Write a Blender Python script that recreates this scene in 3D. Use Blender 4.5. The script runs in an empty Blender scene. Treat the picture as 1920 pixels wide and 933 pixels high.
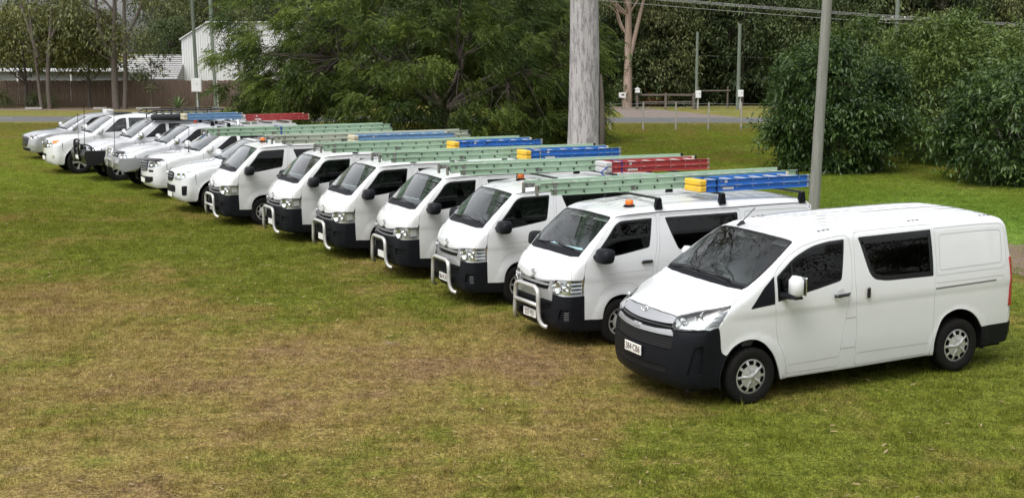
import bpy, bmesh, math, random
import numpy as np
from mathutils import Vector, Matrix, Euler
from mathutils.geometry import delaunay_2d_cdt

scene = bpy.context.scene
col = scene.collection
R = math.radians
rnd = random.Random(7)

# ---------------------------------------------------------------- camera, sky, sun, exposure
cam_data = bpy.data.cameras.new('camera')
cam_data.sensor_width = 36.0
cam_data.lens = 46.46
cam_data.clip_end = 2000
cam = bpy.data.objects.new('camera', cam_data)
cam.location = (0, 0, 4.138)
cam.rotation_euler = (R(90 - 8.67), 0, 0)
col.objects.link(cam)
scene.camera = cam

world = bpy.data.worlds.new('World'); scene.world = world; world.use_nodes = True
wn = world.node_tree.nodes; wl = world.node_tree.links
SUN_EL, SUN_AZ = R(58), R(215)          # azimuth clockwise from +Y
sky = wn.new('ShaderNodeTexSky'); sky.sky_type = 'NISHITA'; sky.sun_disc = False
sky.sun_elevation = SUN_EL; sky.sun_rotation = SUN_AZ
sky.air_density = 1.0; sky.dust_density = 4.0; sky.ozone_density = 1.0
grey = wn.new('ShaderNodeHueSaturation'); grey.inputs['Saturation'].default_value = .14   # cloud cover takes the blue out
wl.new(sky.outputs[0], grey.inputs['Color'])
wl.new(grey.outputs[0], wn['Background'].inputs['Color'])
wn['Background'].inputs['Strength'].default_value = .15

sun_data = bpy.data.lights.new('sun', 'SUN'); sun_data.energy = .75; sun_data.angle = R(35); sun_data.color = (1, .965, .91)
sun = bpy.data.objects.new('sun', sun_data); col.objects.link(sun)
sd = Vector((math.sin(SUN_AZ) * math.cos(SUN_EL), math.cos(SUN_AZ) * math.cos(SUN_EL), math.sin(SUN_EL)))
sun.rotation_euler = sd.to_track_quat('Z', 'Y').to_euler()
sun.location = (0, 0, 40)

vs = scene.view_settings
vs.view_transform = 'Standard'; vs.look = 'None'; vs.exposure = .92; vs.gamma = 1.0; vs.use_curve_mapping = False
scene.cycles.max_bounces = 8; scene.cycles.transparent_max_bounces = 24; scene.cycles.caustics_reflective = False; scene.cycles.caustics_refractive = False

# ---------------------------------------------------------------- materials
MATS = {}
def mat(name, color, rough=.6, metal=0., coat=0., spec=.5, noise=None, bump=None, emit=None, trans=0., sss=0.):
    """noise = (scale, colour2, contrast[, stretch]); bump = (scale, strength)"""
    if name in MATS: return MATS[name]
    m = bpy.data.materials.new(name); m.use_nodes = True; nt = m.node_tree; b = nt.nodes['Principled BSDF']
    b.inputs['Base Color'].default_value = (*color, 1); b.inputs['Roughness'].default_value = rough; b.inputs['Metallic'].default_value = metal
    b.inputs['Coat Weight'].default_value = coat; b.inputs['Coat Roughness'].default_value = .04; b.inputs['Specular IOR Level'].default_value = spec
    if noise or bump:
        tc = nt.nodes.new('ShaderNodeTexCoord'); mp = nt.nodes.new('ShaderNodeMapping'); nt.links.new(tc.outputs['Object'], mp.inputs[0])
        if noise and len(noise) > 3: mp.inputs['Scale'].default_value = noise[3]
    if noise:
        n = nt.nodes.new('ShaderNodeTexNoise'); n.inputs['Scale'].default_value = noise[0]; n.inputs['Detail'].default_value = 6; n.inputs['Roughness'].default_value = .62
        nt.links.new(mp.outputs[0], n.inputs[0])
        r = nt.nodes.new('ShaderNodeValToRGB'); c = noise[2]
        r.color_ramp.elements[0].position = .5 - c; r.color_ramp.elements[1].position = .5 + c
        r.color_ramp.elements[0].color = (*color, 1); r.color_ramp.elements[1].color = (*noise[1], 1)
        nt.links.new(n.outputs[0], r.inputs[0]); nt.links.new(r.outputs[0], b.inputs['Base Color'])
    if bump:
        n = nt.nodes.new('ShaderNodeTexNoise'); n.inputs['Scale'].default_value = bump[0]; n.inputs['Detail'].default_value = 5; nt.links.new(mp.outputs[0], n.inputs[0])
        bp = nt.nodes.new('ShaderNodeBump'); bp.inputs['Strength'].default_value = bump[1]; bp.inputs['Distance'].default_value = .02
        nt.links.new(n.outputs[0], bp.inputs['Height']); nt.links.new(bp.outputs[0], b.inputs['Normal'])
    if emit: b.inputs['Emission Color'].default_value = (*color, 1); b.inputs['Emission Strength'].default_value = emit
    MATS[name] = m; return m

def glass(name, tint, rough=.0, ior=1.5, gain=1.7):
    if name in MATS: return MATS[name]
    m = bpy.data.materials.new(name); m.use_nodes = True; nt = m.node_tree; nt.nodes.remove(nt.nodes['Principled BSDF'])
    t = nt.nodes.new('ShaderNodeBsdfTransparent'); t.inputs[0].default_value = (*tint, 1)
    g = nt.nodes.new('ShaderNodeBsdfGlossy'); g.inputs['Roughness'].default_value = rough; g.inputs[0].default_value = (1, 1, 1, 1)
    # thin sheet: Schlick reflectance, the same from both faces
    ge = nt.nodes.new('ShaderNodeNewGeometry'); dp = nt.nodes.new('ShaderNodeVectorMath'); dp.operation = 'DOT_PRODUCT'; nt.links.new(ge.outputs['Incoming'], dp.inputs[0]); nt.links.new(ge.outputs['Normal'], dp.inputs[1])
    def mth(op, a, b):
        q = nt.nodes.new('ShaderNodeMath'); q.operation = op
        for i, x in enumerate((a, b)):
            if isinstance(x, (int, float)): q.inputs[i].default_value = x
            else: nt.links.new(x, q.inputs[i])
        return q.outputs[0]
    f0 = ((ior - 1) / (ior + 1)) ** 2; c5 = mth('POWER', mth('SUBTRACT', 1., mth('ABSOLUTE', dp.outputs['Value'], 0.)), 5.)
    k = nt.nodes.new('ShaderNodeMath'); k.operation = 'MULTIPLY'; k.use_clamp = True; k.inputs[1].default_value = gain; nt.links.new(mth('ADD', mth('MULTIPLY', c5, 1 - f0), f0), k.inputs[0])
    x = nt.nodes.new('ShaderNodeMixShader'); nt.links.new(k.outputs[0], x.inputs[0]); nt.links.new(t.outputs[0], x.inputs[1]); nt.links.new(g.outputs[0], x.inputs[2])
    nt.links.new(x.outputs[0], nt.nodes['Material Output'].inputs[0])
    MATS[name] = m; return m

def paint(name, color, rough=.22, dirt=.06, metal=0.):
    """car paint with a clear coat and a faint film of road dust"""
    if name in MATS: return MATS[name]
    m = mat(name, color, rough, metal, coat=.9, spec=.5)
    nt = m.node_tree; b = nt.nodes['Principled BSDF']
    tc = nt.nodes.new('ShaderNodeTexCoord'); n = nt.nodes.new('ShaderNodeTexNoise'); n.inputs['Scale'].default_value = 2.2; n.inputs['Detail'].default_value = 8; n.inputs['Roughness'].default_value = .65
    nt.links.new(tc.outputs['Object'], n.inputs[0])
    r = nt.nodes.new('ShaderNodeMapRange'); r.inputs[1].default_value = .42; r.inputs[2].default_value = .8; r.inputs[3].default_value = 0; r.inputs[4].default_value = dirt * 3
    nt.links.new(n.outputs[0], r.inputs[0])
    mx = nt.nodes.new('ShaderNodeMix'); mx.data_type = 'RGBA'; mx.inputs[6].default_value = (*color, 1); mx.inputs[7].default_value = (color[0] * .6, color[1] * .57, color[2] * .5, 1)
    sx = nt.nodes.new('ShaderNodeSeparateXYZ'); nt.links.new(tc.outputs['Object'], sx.inputs[0])       # road dust thrown up along the sills
    lo = nt.nodes.new('ShaderNodeMapRange'); lo.interpolation_type = 'SMOOTHSTEP'; lo.inputs[1].default_value = .75; lo.inputs[2].default_value = .25; lo.inputs[3].default_value = 0; lo.inputs[4].default_value = dirt * 7; nt.links.new(sx.outputs[2], lo.inputs[0])
    ml = nt.nodes.new('ShaderNodeMath'); ml.operation = 'MULTIPLY'; nt.links.new(lo.outputs[0], ml.inputs[0]); nt.links.new(n.outputs[0], ml.inputs[1])
    ad = nt.nodes.new('ShaderNodeMath'); ad.operation = 'ADD'; ad.use_clamp = True; nt.links.new(r.outputs[0], ad.inputs[0]); nt.links.new(ml.outputs[0], ad.inputs[1])
    nt.links.new(ad.outputs[0], mx.inputs[0]); nt.links.new(mx.outputs[2], b.inputs['Base Color'])
    r2 = nt.nodes.new('ShaderNodeMapRange'); r2.inputs[3].default_value = rough * .8; r2.inputs[4].default_value = rough * 1.6; nt.links.new(n.outputs[0], r2.inputs[0]); nt.links.new(r2.outputs[0], b.inputs['Roughness'])
    return m

# ---------------------------------------------------------------- object helpers
def tag(o, label=None, cat=None, group=None, kind=None):
    if label: o['label'] = label
    if cat: o['category'] = cat
    if group: o['group'] = group
    if kind: o['kind'] = kind
    return o

def empty(name, loc=(0, 0, 0), rot=(0, 0, 0)):
    o = bpy.data.objects.new(name, None); o.location = loc; o.rotation_euler = rot; o.empty_display_size = .3; col.objects.link(o); return o

def mesh_obj(name, verts, faces, m, parent=None, smooth=False, normals=None):
    me = bpy.data.meshes.new(name)
    me.from_pydata(np.asarray(verts, float).tolist() if not isinstance(verts, list) else verts, [], faces)
    if m is not None: me.materials.append(m)
    if smooth: me.polygons.foreach_set('use_smooth', [True] * len(me.polygons))
    me.update()
    if normals is not None:
        me.polygons.foreach_set('use_smooth', [True] * len(me.polygons))
        me.normals_split_custom_set_from_vertices(normals)
    o = bpy.data.objects.new(name, me); col.objects.link(o)
    if parent is not None: o.parent = parent
    return o

def copy_tree(o, parent=None):
    c = o.copy(); col.objects.link(c); c.parent = parent
    if parent is not None: c.matrix_parent_inverse = o.matrix_parent_inverse
    for ch in o.children: copy_tree(ch, c)
    return c

def mirrored(o, name=None):
    """mirror image (left to right) of a part, as its own mesh"""
    me = o.data.copy(); c = bpy.data.objects.new(name or o.name.split('.')[0], me); col.objects.link(c); c.parent = o.parent
    nrm = None
    if me.has_custom_normals:
        nrm = np.zeros((len(me.loops), 3)); me.corner_normals.foreach_get('vector', nrm.ravel()) if False else None
        nrm = np.array([n.vector for n in me.corner_normals])
    vv = np.zeros(len(me.vertices) * 3); me.vertices.foreach_get('co', vv); vv = vv.reshape(-1, 3); vv[:, 1] *= -1
    if nrm is not None:
        fl = [tuple(p.vertices) for p in me.polygons]; ml = [x for x in me.materials]
        vn = np.zeros((len(vv), 3)); li = np.zeros(len(me.loops), int); me.loops.foreach_get('vertex_index', li)
        vn[li] = nrm * np.array([1, -1, 1]); bpy.data.meshes.remove(me)
        me2 = bpy.data.meshes.new(name or 'part') ; me2.from_pydata(vv.tolist(), [], [f[::-1] for f in fl])
        for x in ml: me2.materials.append(x)
        me2.polygons.foreach_set('use_smooth', [True] * len(me2.polygons)); me2.update(); me2.normals_split_custom_set_from_vertices(vn.tolist())
        c = bpy.data.objects.new(name or o.name.split('.')[0], me2); col.objects.link(c); c.parent = o.parent
        return c
    me.vertices.foreach_set('co', vv.ravel()); me.flip_normals(); me.update()
    return c

class MB:
    """collects simple shapes into one mesh"""
    def __init__(s): s.v = []; s.f = []
    def add(s, v, f):
        k = len(s.v); s.v += [tuple(map(float, q)) for q in v]; s.f += [tuple(i + k for i in q) for q in f]; return s
    def box(s, c, d, rot=None, bev=0.):
        x, y, z = d[0] / 2, d[1] / 2, d[2] / 2
        if bev > 0:
            b = min(bev, x * .98, y * .98, z * .98); v = []
            for sx in (-1, 1):
                for sy in (-1, 1):
                    for sz in (-1, 1):
                        v += [(sx * x, sy * (y - b), sz * (z - b)), (sx * (x - b), sy * y, sz * (z - b)), (sx * (x - b), sy * (y - b), sz * z)]
            bm = bmesh.new()
            for q in v: bm.verts.new(q)
            bmesh.ops.convex_hull(bm, input=bm.verts[:]); bmesh.ops.dissolve_limit(bm, angle_limit=.02, verts=bm.verts[:], edges=bm.edges[:])
            bm.verts.index_update(); v = [tuple(q.co) for q in bm.verts]; f = [tuple(q.index for q in p.verts) for p in bm.faces]; bm.free()
        else:
            v = [(-x, -y, -z), (x, -y, -z), (x, y, -z), (-x, y, -z), (-x, -y, z), (x, -y, z), (x, y, z), (-x, y, z)]
            f = [(0, 3, 2, 1), (4, 5, 6, 7), (0, 1, 5, 4), (1, 2, 6, 5), (2, 3, 7, 6), (3, 0, 4, 7)]
        M = Matrix.Translation(c) @ (Euler(rot).to_matrix().to_4x4() if rot is not None else Matrix())
        return s.add([M @ Vector(q) for q in v], f)
    def tube(s, pts, r, n=8, cap=True, closed=False):
        pts = [Vector(p) for p in pts]; m = len(pts); k0 = len(s.v); rr = r if hasattr(r, '__len__') else [r] * m
        up = None; f = []; v = []
        for i, p in enumerate(pts):
            t = (pts[(i + 1) % m] - pts[i - 1]) if (closed or 0 < i < m - 1) else (pts[1] - pts[0] if i == 0 else pts[-1] - pts[-2])
            t.normalize()
            if up is None: up = t.orthogonal().normalized()
            up = (up - t * up.dot(t)); up = up.normalized() if up.length > 1e-6 else t.orthogonal().normalized()
            w = t.cross(up)
            for j in range(n):
                a = 2 * math.pi * j / n; v.append(p + (up * math.cos(a) + w * math.sin(a)) * rr[i])
        seg = m if closed else m - 1
        for i in range(seg):
            for j in range(n):
                a = i * n + j; b = i * n + (j + 1) % n; c2 = ((i + 1) % m) * n + (j + 1) % n; d = ((i + 1) % m) * n + j
                f.append((a, b, c2, d))
        if cap and not closed: f.append(tuple(range(n))[::-1]); f.append(tuple(range((m - 1) * n, m * n)))
        return s.add(v, f)
    def lathe(s, prof, n=32, axis='y', c=(0, 0, 0)):
        """prof = [(radius, offset along axis)]"""
        v = []; f = []
        for r, h in prof:
            for j in range(n):
                a = 2 * math.pi * j / n; x, z = r * math.cos(a), r * math.sin(a)
                q = {'y': (x, h, z), 'z': (x, z, h), 'x': (h, x, z)}[axis]; v.append((q[0] + c[0], q[1] + c[1], q[2] + c[2]))
        for i in range(len(prof) - 1):
            for j in range(n): f.append((i * n + j, i * n + (j + 1) % n, (i + 1) * n + (j + 1) % n, (i + 1) * n + j))
        return s.add(v, f)
    def prism(s, poly, y0, y1, plane='xz'):
        """polygon in a plane extruded along the third axis"""
        m = len(poly); v = []
        for h in (y0, y1):
            for a, b in poly: v.append({'xz': (a, h, b), 'xy': (a, b, h), 'yz': (h, a, b)}[plane])
        f = [tuple(range(m))[::-1], tuple(range(m, 2 * m))] + [(i, (i + 1) % m, m + (i + 1) % m, m + i) for i in range(m)]
        return s.add(v, f)
    def build(s, name, m, parent=None, smooth=False, angle=None):
        o = mesh_obj(name, s.v, s.f, m, parent, smooth)
        bm = bmesh.new(); bm.from_mesh(o.data); bmesh.ops.recalc_face_normals(bm, faces=bm.faces[:])
        if angle is not None:
            for fc in bm.faces: fc.smooth = True
            for e in bm.edges:
                e.smooth = not (len(e.link_faces) == 2 and e.calc_face_angle(0) > R(angle))
        bm.to_mesh(o.data); bm.free(); return o

def tex_text(name, s, size, m, parent, M, sx=1., depth=.0015):
    c = bpy.data.curves.new(name, 'FONT'); c.body = s; c.size = size; c.align_x = 'CENTER'; c.align_y = 'CENTER'; c.extrude = depth; c.resolution_u = 3
    o = bpy.data.objects.new(name, c); col.objects.link(o); bpy.context.view_layer.update()
    me = bpy.data.meshes.new_from_object(o.evaluated_get(bpy.context.evaluated_depsgraph_get())); bpy.data.objects.remove(o); bpy.data.curves.remove(c)
    me.transform(M @ Matrix.Diagonal((sx, 1, 1, 1))); me.name = name; me.materials.clear(); me.materials.append(m)
    q = bpy.data.objects.new(name, me); col.objects.link(q); q.parent = parent; return q

# height of the lawn: it falls a little towards the camera
def ground_z(x, y):
    t = np.clip((np.asarray(y, float) - 16.7), -9, 30)
    z = np.where(t < 1.5, .025 * t, .0375 + .0225 * (1 - np.exp(-(t - 1.5) / .9)))
    return z
# ---------------------------------------------------------------- body forms
# a vehicle body is a closed form F(P) < 0 inside: a side profile swept across the
# width (bowed in plan and crowned) cut by its flanks, with rounded edges
def catmull(pts, n=6, closed=False):
    P = np.asarray(pts, float); m = len(P); out = []
    rng = range(m) if closed else range(m - 1)
    for i in rng:
        p0 = P[(i - 1) % m] if (closed or i > 0) else 2 * P[0] - P[1]
        p1 = P[i]; p2 = P[(i + 1) % m]
        p3 = P[(i + 2) % m] if (closed or i + 2 < m) else 2 * P[-1] - P[-2]
        for k in range(n):
            t = k / n
            out.append(.5 * ((2 * p1) + (p2 - p0) * t + (2 * p0 - 5 * p1 + 4 * p2 - p3) * t * t + (3 * p1 - p0 - 3 * p2 + p3) * t ** 3))
    if not closed: out.append(P[-1])
    return np.array(out)

def sdpoly(q, poly):
    a = poly; b = np.roll(poly, -1, 0); e = b - a
    ee = (e * e).sum(1) + 1e-12
    out = np.empty(len(q))
    for s in range(0, len(q), 20000):
        w = q[s:s + 20000, None, :] - a[None]
        t = np.clip((w * e).sum(2) / ee, 0, 1)
        d = w - e * t[..., None]
        d2 = (d * d).sum(2).min(1)
        c1 = q[s:s + 20000, None, 1] >= a[None, :, 1]; c2 = q[s:s + 20000, None, 1] < b[None, :, 1]
        cr = (e[:, 0] * w[..., 1] - e[:, 1] * w[..., 0]) > 0
        ins = ((c1 & c2 & cr) | (~c1 & ~c2 & ~cr)).sum(1) % 2 == 1
        out[s:s + 20000] = np.sqrt(d2) * np.where(ins, -1, 1)
    return out

def sstep(a, b, x):
    t = np.clip((x - a) / (b - a), 0, 1); return t * t * (3 - 2 * t)

def interp(x, pts):
    p = np.asarray(pts, float); return np.interp(x, p[:, 0], p[:, 1])

def ssp(pts, n=12):
    """smoothed table for interp: monotone-ish catmull through the points"""
    return catmull(pts, n)

def rmax(a, b, r):
    a = a + r; b = b + r
    return np.minimum(np.maximum(a, b), 0) + np.hypot(np.maximum(a, 0), np.maximum(b, 0)) - r

def rmin(a, b, r):
    return -rmax(-a, -b, r)

class Form:
    def __init__(s, profile, wz, wx, bow, crown, rad, tweak=None, cabin=None):
        s.poly = np.asarray(profile, float); s.wz = ssp(wz); s.wx = ssp(wx); s.bow = bow; s.crown = crown; s.rad = rad; s.tweak = tweak; s.cabin = cabin
    def one(s, P):
        x, y, z = P[:, 0], np.abs(P[:, 1]), P[:, 2]
        W = interp(z, s.wz) - interp(x, s.wx)
        if s.tweak is not None: W = W + s.tweak(x, z)
        yy = np.minimum(y, 1.2) ** 2
        q = np.stack([x + interp(x, s.bow) * yy, z + interp(x, s.crown) * yy], 1)
        return rmax(y - W, sdpoly(q, s.poly), interp(x, s.rad))
    def __call__(s, P):
        f = s.one(P)
        if s.cabin is not None: f = rmin(f, s.cabin.one(P), .03)
        return f
    def grad(s, P):
        g = np.zeros_like(P); h = 2e-3
        for i in range(3):
            d = np.zeros(3); d[i] = h
            g[:, i] = s(P + d) - s(P - d)
        return g / (np.linalg.norm(g, axis=1, keepdims=True) + 1e-9)

def cast(F, O, D, t0, t1, off=0.):
    lo = np.full(len(O), t0); hi = np.full(len(O), t1)
    for _ in range(19):
        m = .5 * (lo + hi); v = F(O + D * m[:, None]) - off
        i = v < 0; lo = np.where(i, m, lo); hi = np.where(i, hi, m)
    return O + D * (.5 * (lo + hi))[:, None]

class Chart:
    """2-D chart of a body: S side (x,z), T top (x,y), N nose (arc about a vertical axis, z), A girth (x, arc), R rear (y,z)"""
    def __init__(s, F, kind, c=0.):
        s.F = F; s.k = kind; s.c = c
    def od(s, uv):
        u, v = uv[:, 0], uv[:, 1]; o = np.zeros(len(u)); l = o + 1
        if s.k == 'S': return np.stack([u, o, v], 1), np.stack([o, l, o], 1), 1.6
        if s.k == 'T': return np.stack([u, v, o + s.c], 1), np.stack([o, o, l], 1), 2.5
        if s.k == 'N': return np.stack([o + s.c, o, v], 1), np.stack([np.cos(u), np.sin(u), o], 1), 2.5
        if s.k == 'A': return np.stack([u, o, o + s.c], 1), np.stack([o, np.cos(v), np.sin(v)], 1), 2.2
        if s.k == 'R': return np.stack([o + s.c, u, v], 1), np.stack([-l, o, o], 1), 4.
        if s.k == 'F': return np.stack([o + s.c, u, v], 1), np.stack([l, o, o], 1), 4.
    def to3(s, uv, off=0.):
        uv = np.asarray(uv, float).reshape(-1, 2)
        O, D, t = s.od(uv); return cast(s.F, O, D, 0., t, off)
    def inv(s, P):
        P = np.asarray(P, float)
        if s.k == 'S': return P[:, [0, 2]]
        if s.k == 'T': return P[:, [0, 1]]
        if s.k == 'N': return np.stack([np.arctan2(P[:, 1], P[:, 0] - s.c), P[:, 2]], 1)
        if s.k == 'A': return np.stack([P[:, 0], np.arctan2(P[:, 2] - s.c, P[:, 1])], 1)
        return P[:, [1, 2]]
    def scale(s):
        return {'N': (1. , 1.), 'A': (1., 1.)}.get(s.k, (1., 1.))

def ring(P, c, r0, r1, g):
    d = np.hypot(P[0] - c[0], P[1] - c[1]); return g * (1 - sstep(r0, r1, d))

# the new long van nearest the camera
V1 = Form(
    profile=np.concatenate([
        catmull([(-.5, .20), (-.18, .225), (-.05, .29), (-.005, .42), (0, .58), (-.015, .75), (-.045, .90), (-.085, .99), (-.125, 1.05), (-.22, 1.125), (-.40, 1.215), (-.62, 1.295), (-.82, 1.36)], 5),
        catmull([(-.86, 1.385), (-1.2, 1.60), (-1.5, 1.775), (-1.66, 1.862)], 4),
        catmull([(-1.74, 1.895), (-1.95, 1.945), (-2.3, 1.98), (-2.9, 1.995), (-4.3, 1.99), (-4.9, 1.97), (-5.08, 1.945), (-5.17, 1.88), (-5.205, 1.75), (-5.235, 1.4), (-5.255, .95), (-5.262, .6), (-5.25, .42), (-5.2, .30), (-5.1, .26)], 5)]),
    wz=[(.1, .90), (.26, .935), (.45, .955), (.7, .968), (.95, .975), (1.15, .965), (1.35, .94), (1.6, .893), (1.8, .85), (2.0, .80)],
    wx=[(-6, .05), (-5.3, .045), (-4.9, .018), (-4.3, 0), (-1.6, 0), (-1.1, .008), (-.7, .03), (-.4, .06), (.1, .1)],
    bow=[(-5.3, -.07), (-4.5, -.02), (-3.5, 0), (-2.6, .02), (-1.7, .06), (-.9, .10), (-.5, .24), (0, .30)],
    crown=[(-5.3, .05), (-3, .05), (-1.5, .05), (-.8, .05), (-.4, .08), (0, .0)],
    rad=[(-5.3, .07), (-4.9, .09), (-2, .1), (-1.4, .10), (-.9, .09), (-.5, .13), (0, .25)],
    tweak=lambda x, z: (-.011 * sstep(1.13, 1.02, z) * sstep(.55, .98, z) * sstep(-.55, -.95, x)
                        + ring((x, z), (-1.045, .35), .44, .53, .012) + ring((x, z), (-4.255, .35), .44, .53, .012)))

# the older vans of the row
V2 = Form(
    profile=np.concatenate([
        catmull([(-.5, .20), (-.2, .21), (-.06, .26), (-.012, .36), (0, .48), (-.004, .62), (-.02, .78), (-.042, .93), (-.075, 1.03), (-.15, 1.14), (-.235, 1.215), (-.29, 1.255)], 5),
        catmull([(-.315, 1.272), (-.45, 1.405), (-.66, 1.595), (-.885, 1.782)], 4),
        catmull([(-.95, 1.82), (-1.12, 1.868), (-1.5, 1.912), (-2.2, 1.938), (-3.6, 1.925), (-4.15, 1.895), (-4.36, 1.85), (-4.44, 1.76), (-4.49, 1.5), (-4.53, 1.0), (-4.545, .6), (-4.53, .4), (-4.45, .3), (-4.35, .26)], 5)]),
    wz=[(.1, .78), (.27, .808), (.45, .826), (.7, .838), (.95, .845), (1.15, .838), (1.3, .818), (1.5, .778), (1.7, .735), (1.85, .705), (2.0, .66)],
    wx=[(-6, .05), (-4.6, .04), (-4.2, .015), (-3.6, 0), (-1.0, 0), (-.6, .004), (-.4, .018), (-.2, .05), (.1, .13)],
    bow=[(-4.6, -.06), (-4, -.02), (-3, 0), (-1.6, .02), (-.9, .04), (-.35, .09), (-.2, .16), (0, .24)],
    crown=[(-4.6, .07), (-3, .075), (-1.2, .075), (-.6, .05), (-.3, .05), (0, .0)],
    rad=[(-4.6, .06), (-4.2, .06), (-1.2, .06), (-.7, .06), (-.35, .09), (-.1, .15), (0, .16)],
    tweak=lambda x, z: (ring((x, z), (-.985, .33), .38, .50, .012) + ring((x, z), (-3.52, .33), .38, .50, .012) - .006 * sstep(.98, .90, z) * sstep(.6, .88, z)))

def car_form(q):
    """two-box form: lower body with bonnet, cabin on top. q = dimensions"""
    L, w, zg, zb, xc, zc, xt, zt, H, xe = q['L'], q['w'], q['nose_z'], q['low_z'], q['cowl_x'], q['cowl_z'], q['top_x'], q['top_z'], q['H'], q['roof_end']
    belt = q.get('belt', zc); tail = q.get('tail', belt)
    low = np.concatenate([
        catmull([(-.45, zb - .03), (-.14, zb), (-.03, zb + .10), (0, zb + .28), (-.012, zg - .24), (-.035, zg - .10), (-.085, zg - .02), (-.20, zg + .035), (-.55, .5 * (zg + zc) + .035), (xc + .15, zc - .01), (xc, zc + .01)], 4),
        catmull([(xc - .2, belt), (xe, belt), (-L + .3, tail), (-L + .06, tail - .05), (-L, tail - .3), (-L + .0, zb + .25), (-L + .08, zb + .05), (-L + .3, zb)], 4)])
    cab = np.concatenate([[(xc + .25, zc - .2), (xc + .02, zc - .01)], catmull([(xc, zc + .01), (.5 * (xc + xt), .5 * (zc + zt) + .02), (xt, zt)], 4), catmull([(xt - .12, zt + .045), (xt - .45, H - .025), (xt - .9, H), (xe + .75, H - .015), (xe + .3, H - .06), (xe + .10, H - .13), (xe + q.get('rake', .02), H - .35), (xe, zc), (xe + .05, zc - .2)], 4)])
    tw = lambda x, z: ring((x, z), (q['hub'], q['tyre']), q['tyre'] + .02, q['tyre'] + .16, .025) + ring((x, z), (q['hub'] - q['wb'], q['tyre']), q['tyre'] + .02, q['tyre'] + .16, .025)
    F = Form(low, [(.1, w - .10), (zb, w - .06), (zb + .25, w - .012), (.75, w - .01), (.95, w - .012), (1.1, w - .03), (belt + .02, w - .06), (2.2, w - .25)], [(-9, .03), (-L, .03), (-L + .5, .0), (-1.6, 0), (-.9, .0), (-.5, .035), (-.2, .08), (.1, .14)],
             [(-L, -.05), (-L + .8, 0), (-2, 0), (-1.3, .07), (-.6, .14), (0, .26)], [(-9, .03), (-2, .03), (-1, .045), (-.3, .07), (0, .02)], [(-9, .06), (-1.5, .05), (-.7, .08), (-.3, .14), (0, .18)], tw)
    F.cabin = Form(cab, [(.8, w - .03), (zc, w - .065), (.5 * (zc + H), w - .14), (H, w - .25), (2.6, w - .35)], [(-9, .03), (-L, .02), (-L + 1, 0), (.1, 0)], [(-9, -.03), (xe, -.02), (xe + .8, 0), (xt, .06), (xc, .13), (0, .15)], [(-9, .05), (0, .05)], [(-9, .07), (0, .07)])
    return F
# ---------------------------------------------------------------- body panels cut out of a form
def resample(L, res, closed=True):
    L = np.asarray(L, float); out = []
    m = len(L)
    for i in range(m if closed else m - 1):
        a, b = L[i], L[(i + 1) % m]; n = max(1, int(math.ceil(np.linalg.norm(b - a) / res)))
        for k in range(n): out.append(a + (b - a) * k / n)
    if not closed: out.append(L[-1])
    return np.array(out)

def rpoly(pts, seg=4):
    """polygon with rounded corners: points (u, v, radius)"""
    out = []; m = len(pts)
    for i in range(m):
        p = np.array(pts[i][:2], float); r = pts[i][2] if len(pts[i]) > 2 else 0
        a = np.array(pts[i - 1][:2], float) - p; b = np.array(pts[(i + 1) % m][:2], float) - p
        la, lb = np.linalg.norm(a), np.linalg.norm(b)
        if r <= 0: out.append(p); continue
        d = min(r, la * .48, lb * .48); p0 = p + a / la * d; p1 = p + b / lb * d
        for k in range(seg + 1):
            t = k / seg; out.append((1 - t) ** 2 * p0 + 2 * t * (1 - t) * p + t * t * p1)
    return np.array(out)

def inset(L, d):
    """offset a closed polygon inwards by d"""
    L = np.asarray(L, float); A = .5 * np.sum(L[:, 0] * np.roll(L[:, 1], -1) - np.roll(L[:, 0], -1) * L[:, 1]); sg = 1 if A > 0 else -1
    e0 = L - np.roll(L, 1, 0); e1 = np.roll(L, -1, 0) - L
    def nn(e): return sg * np.stack([-e[:, 1], e[:, 0]], 1) / (np.linalg.norm(e, axis=1, keepdims=True) + 1e-9)
    n = nn(e0) + nn(e1); ln = np.linalg.norm(n, axis=1, keepdims=True) + 1e-9; n = n / ln
    k = np.clip(1 / np.maximum((n * nn(e1)).sum(1), .5), 1, 2)
    return L + n * d * k[:, None]

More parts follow.
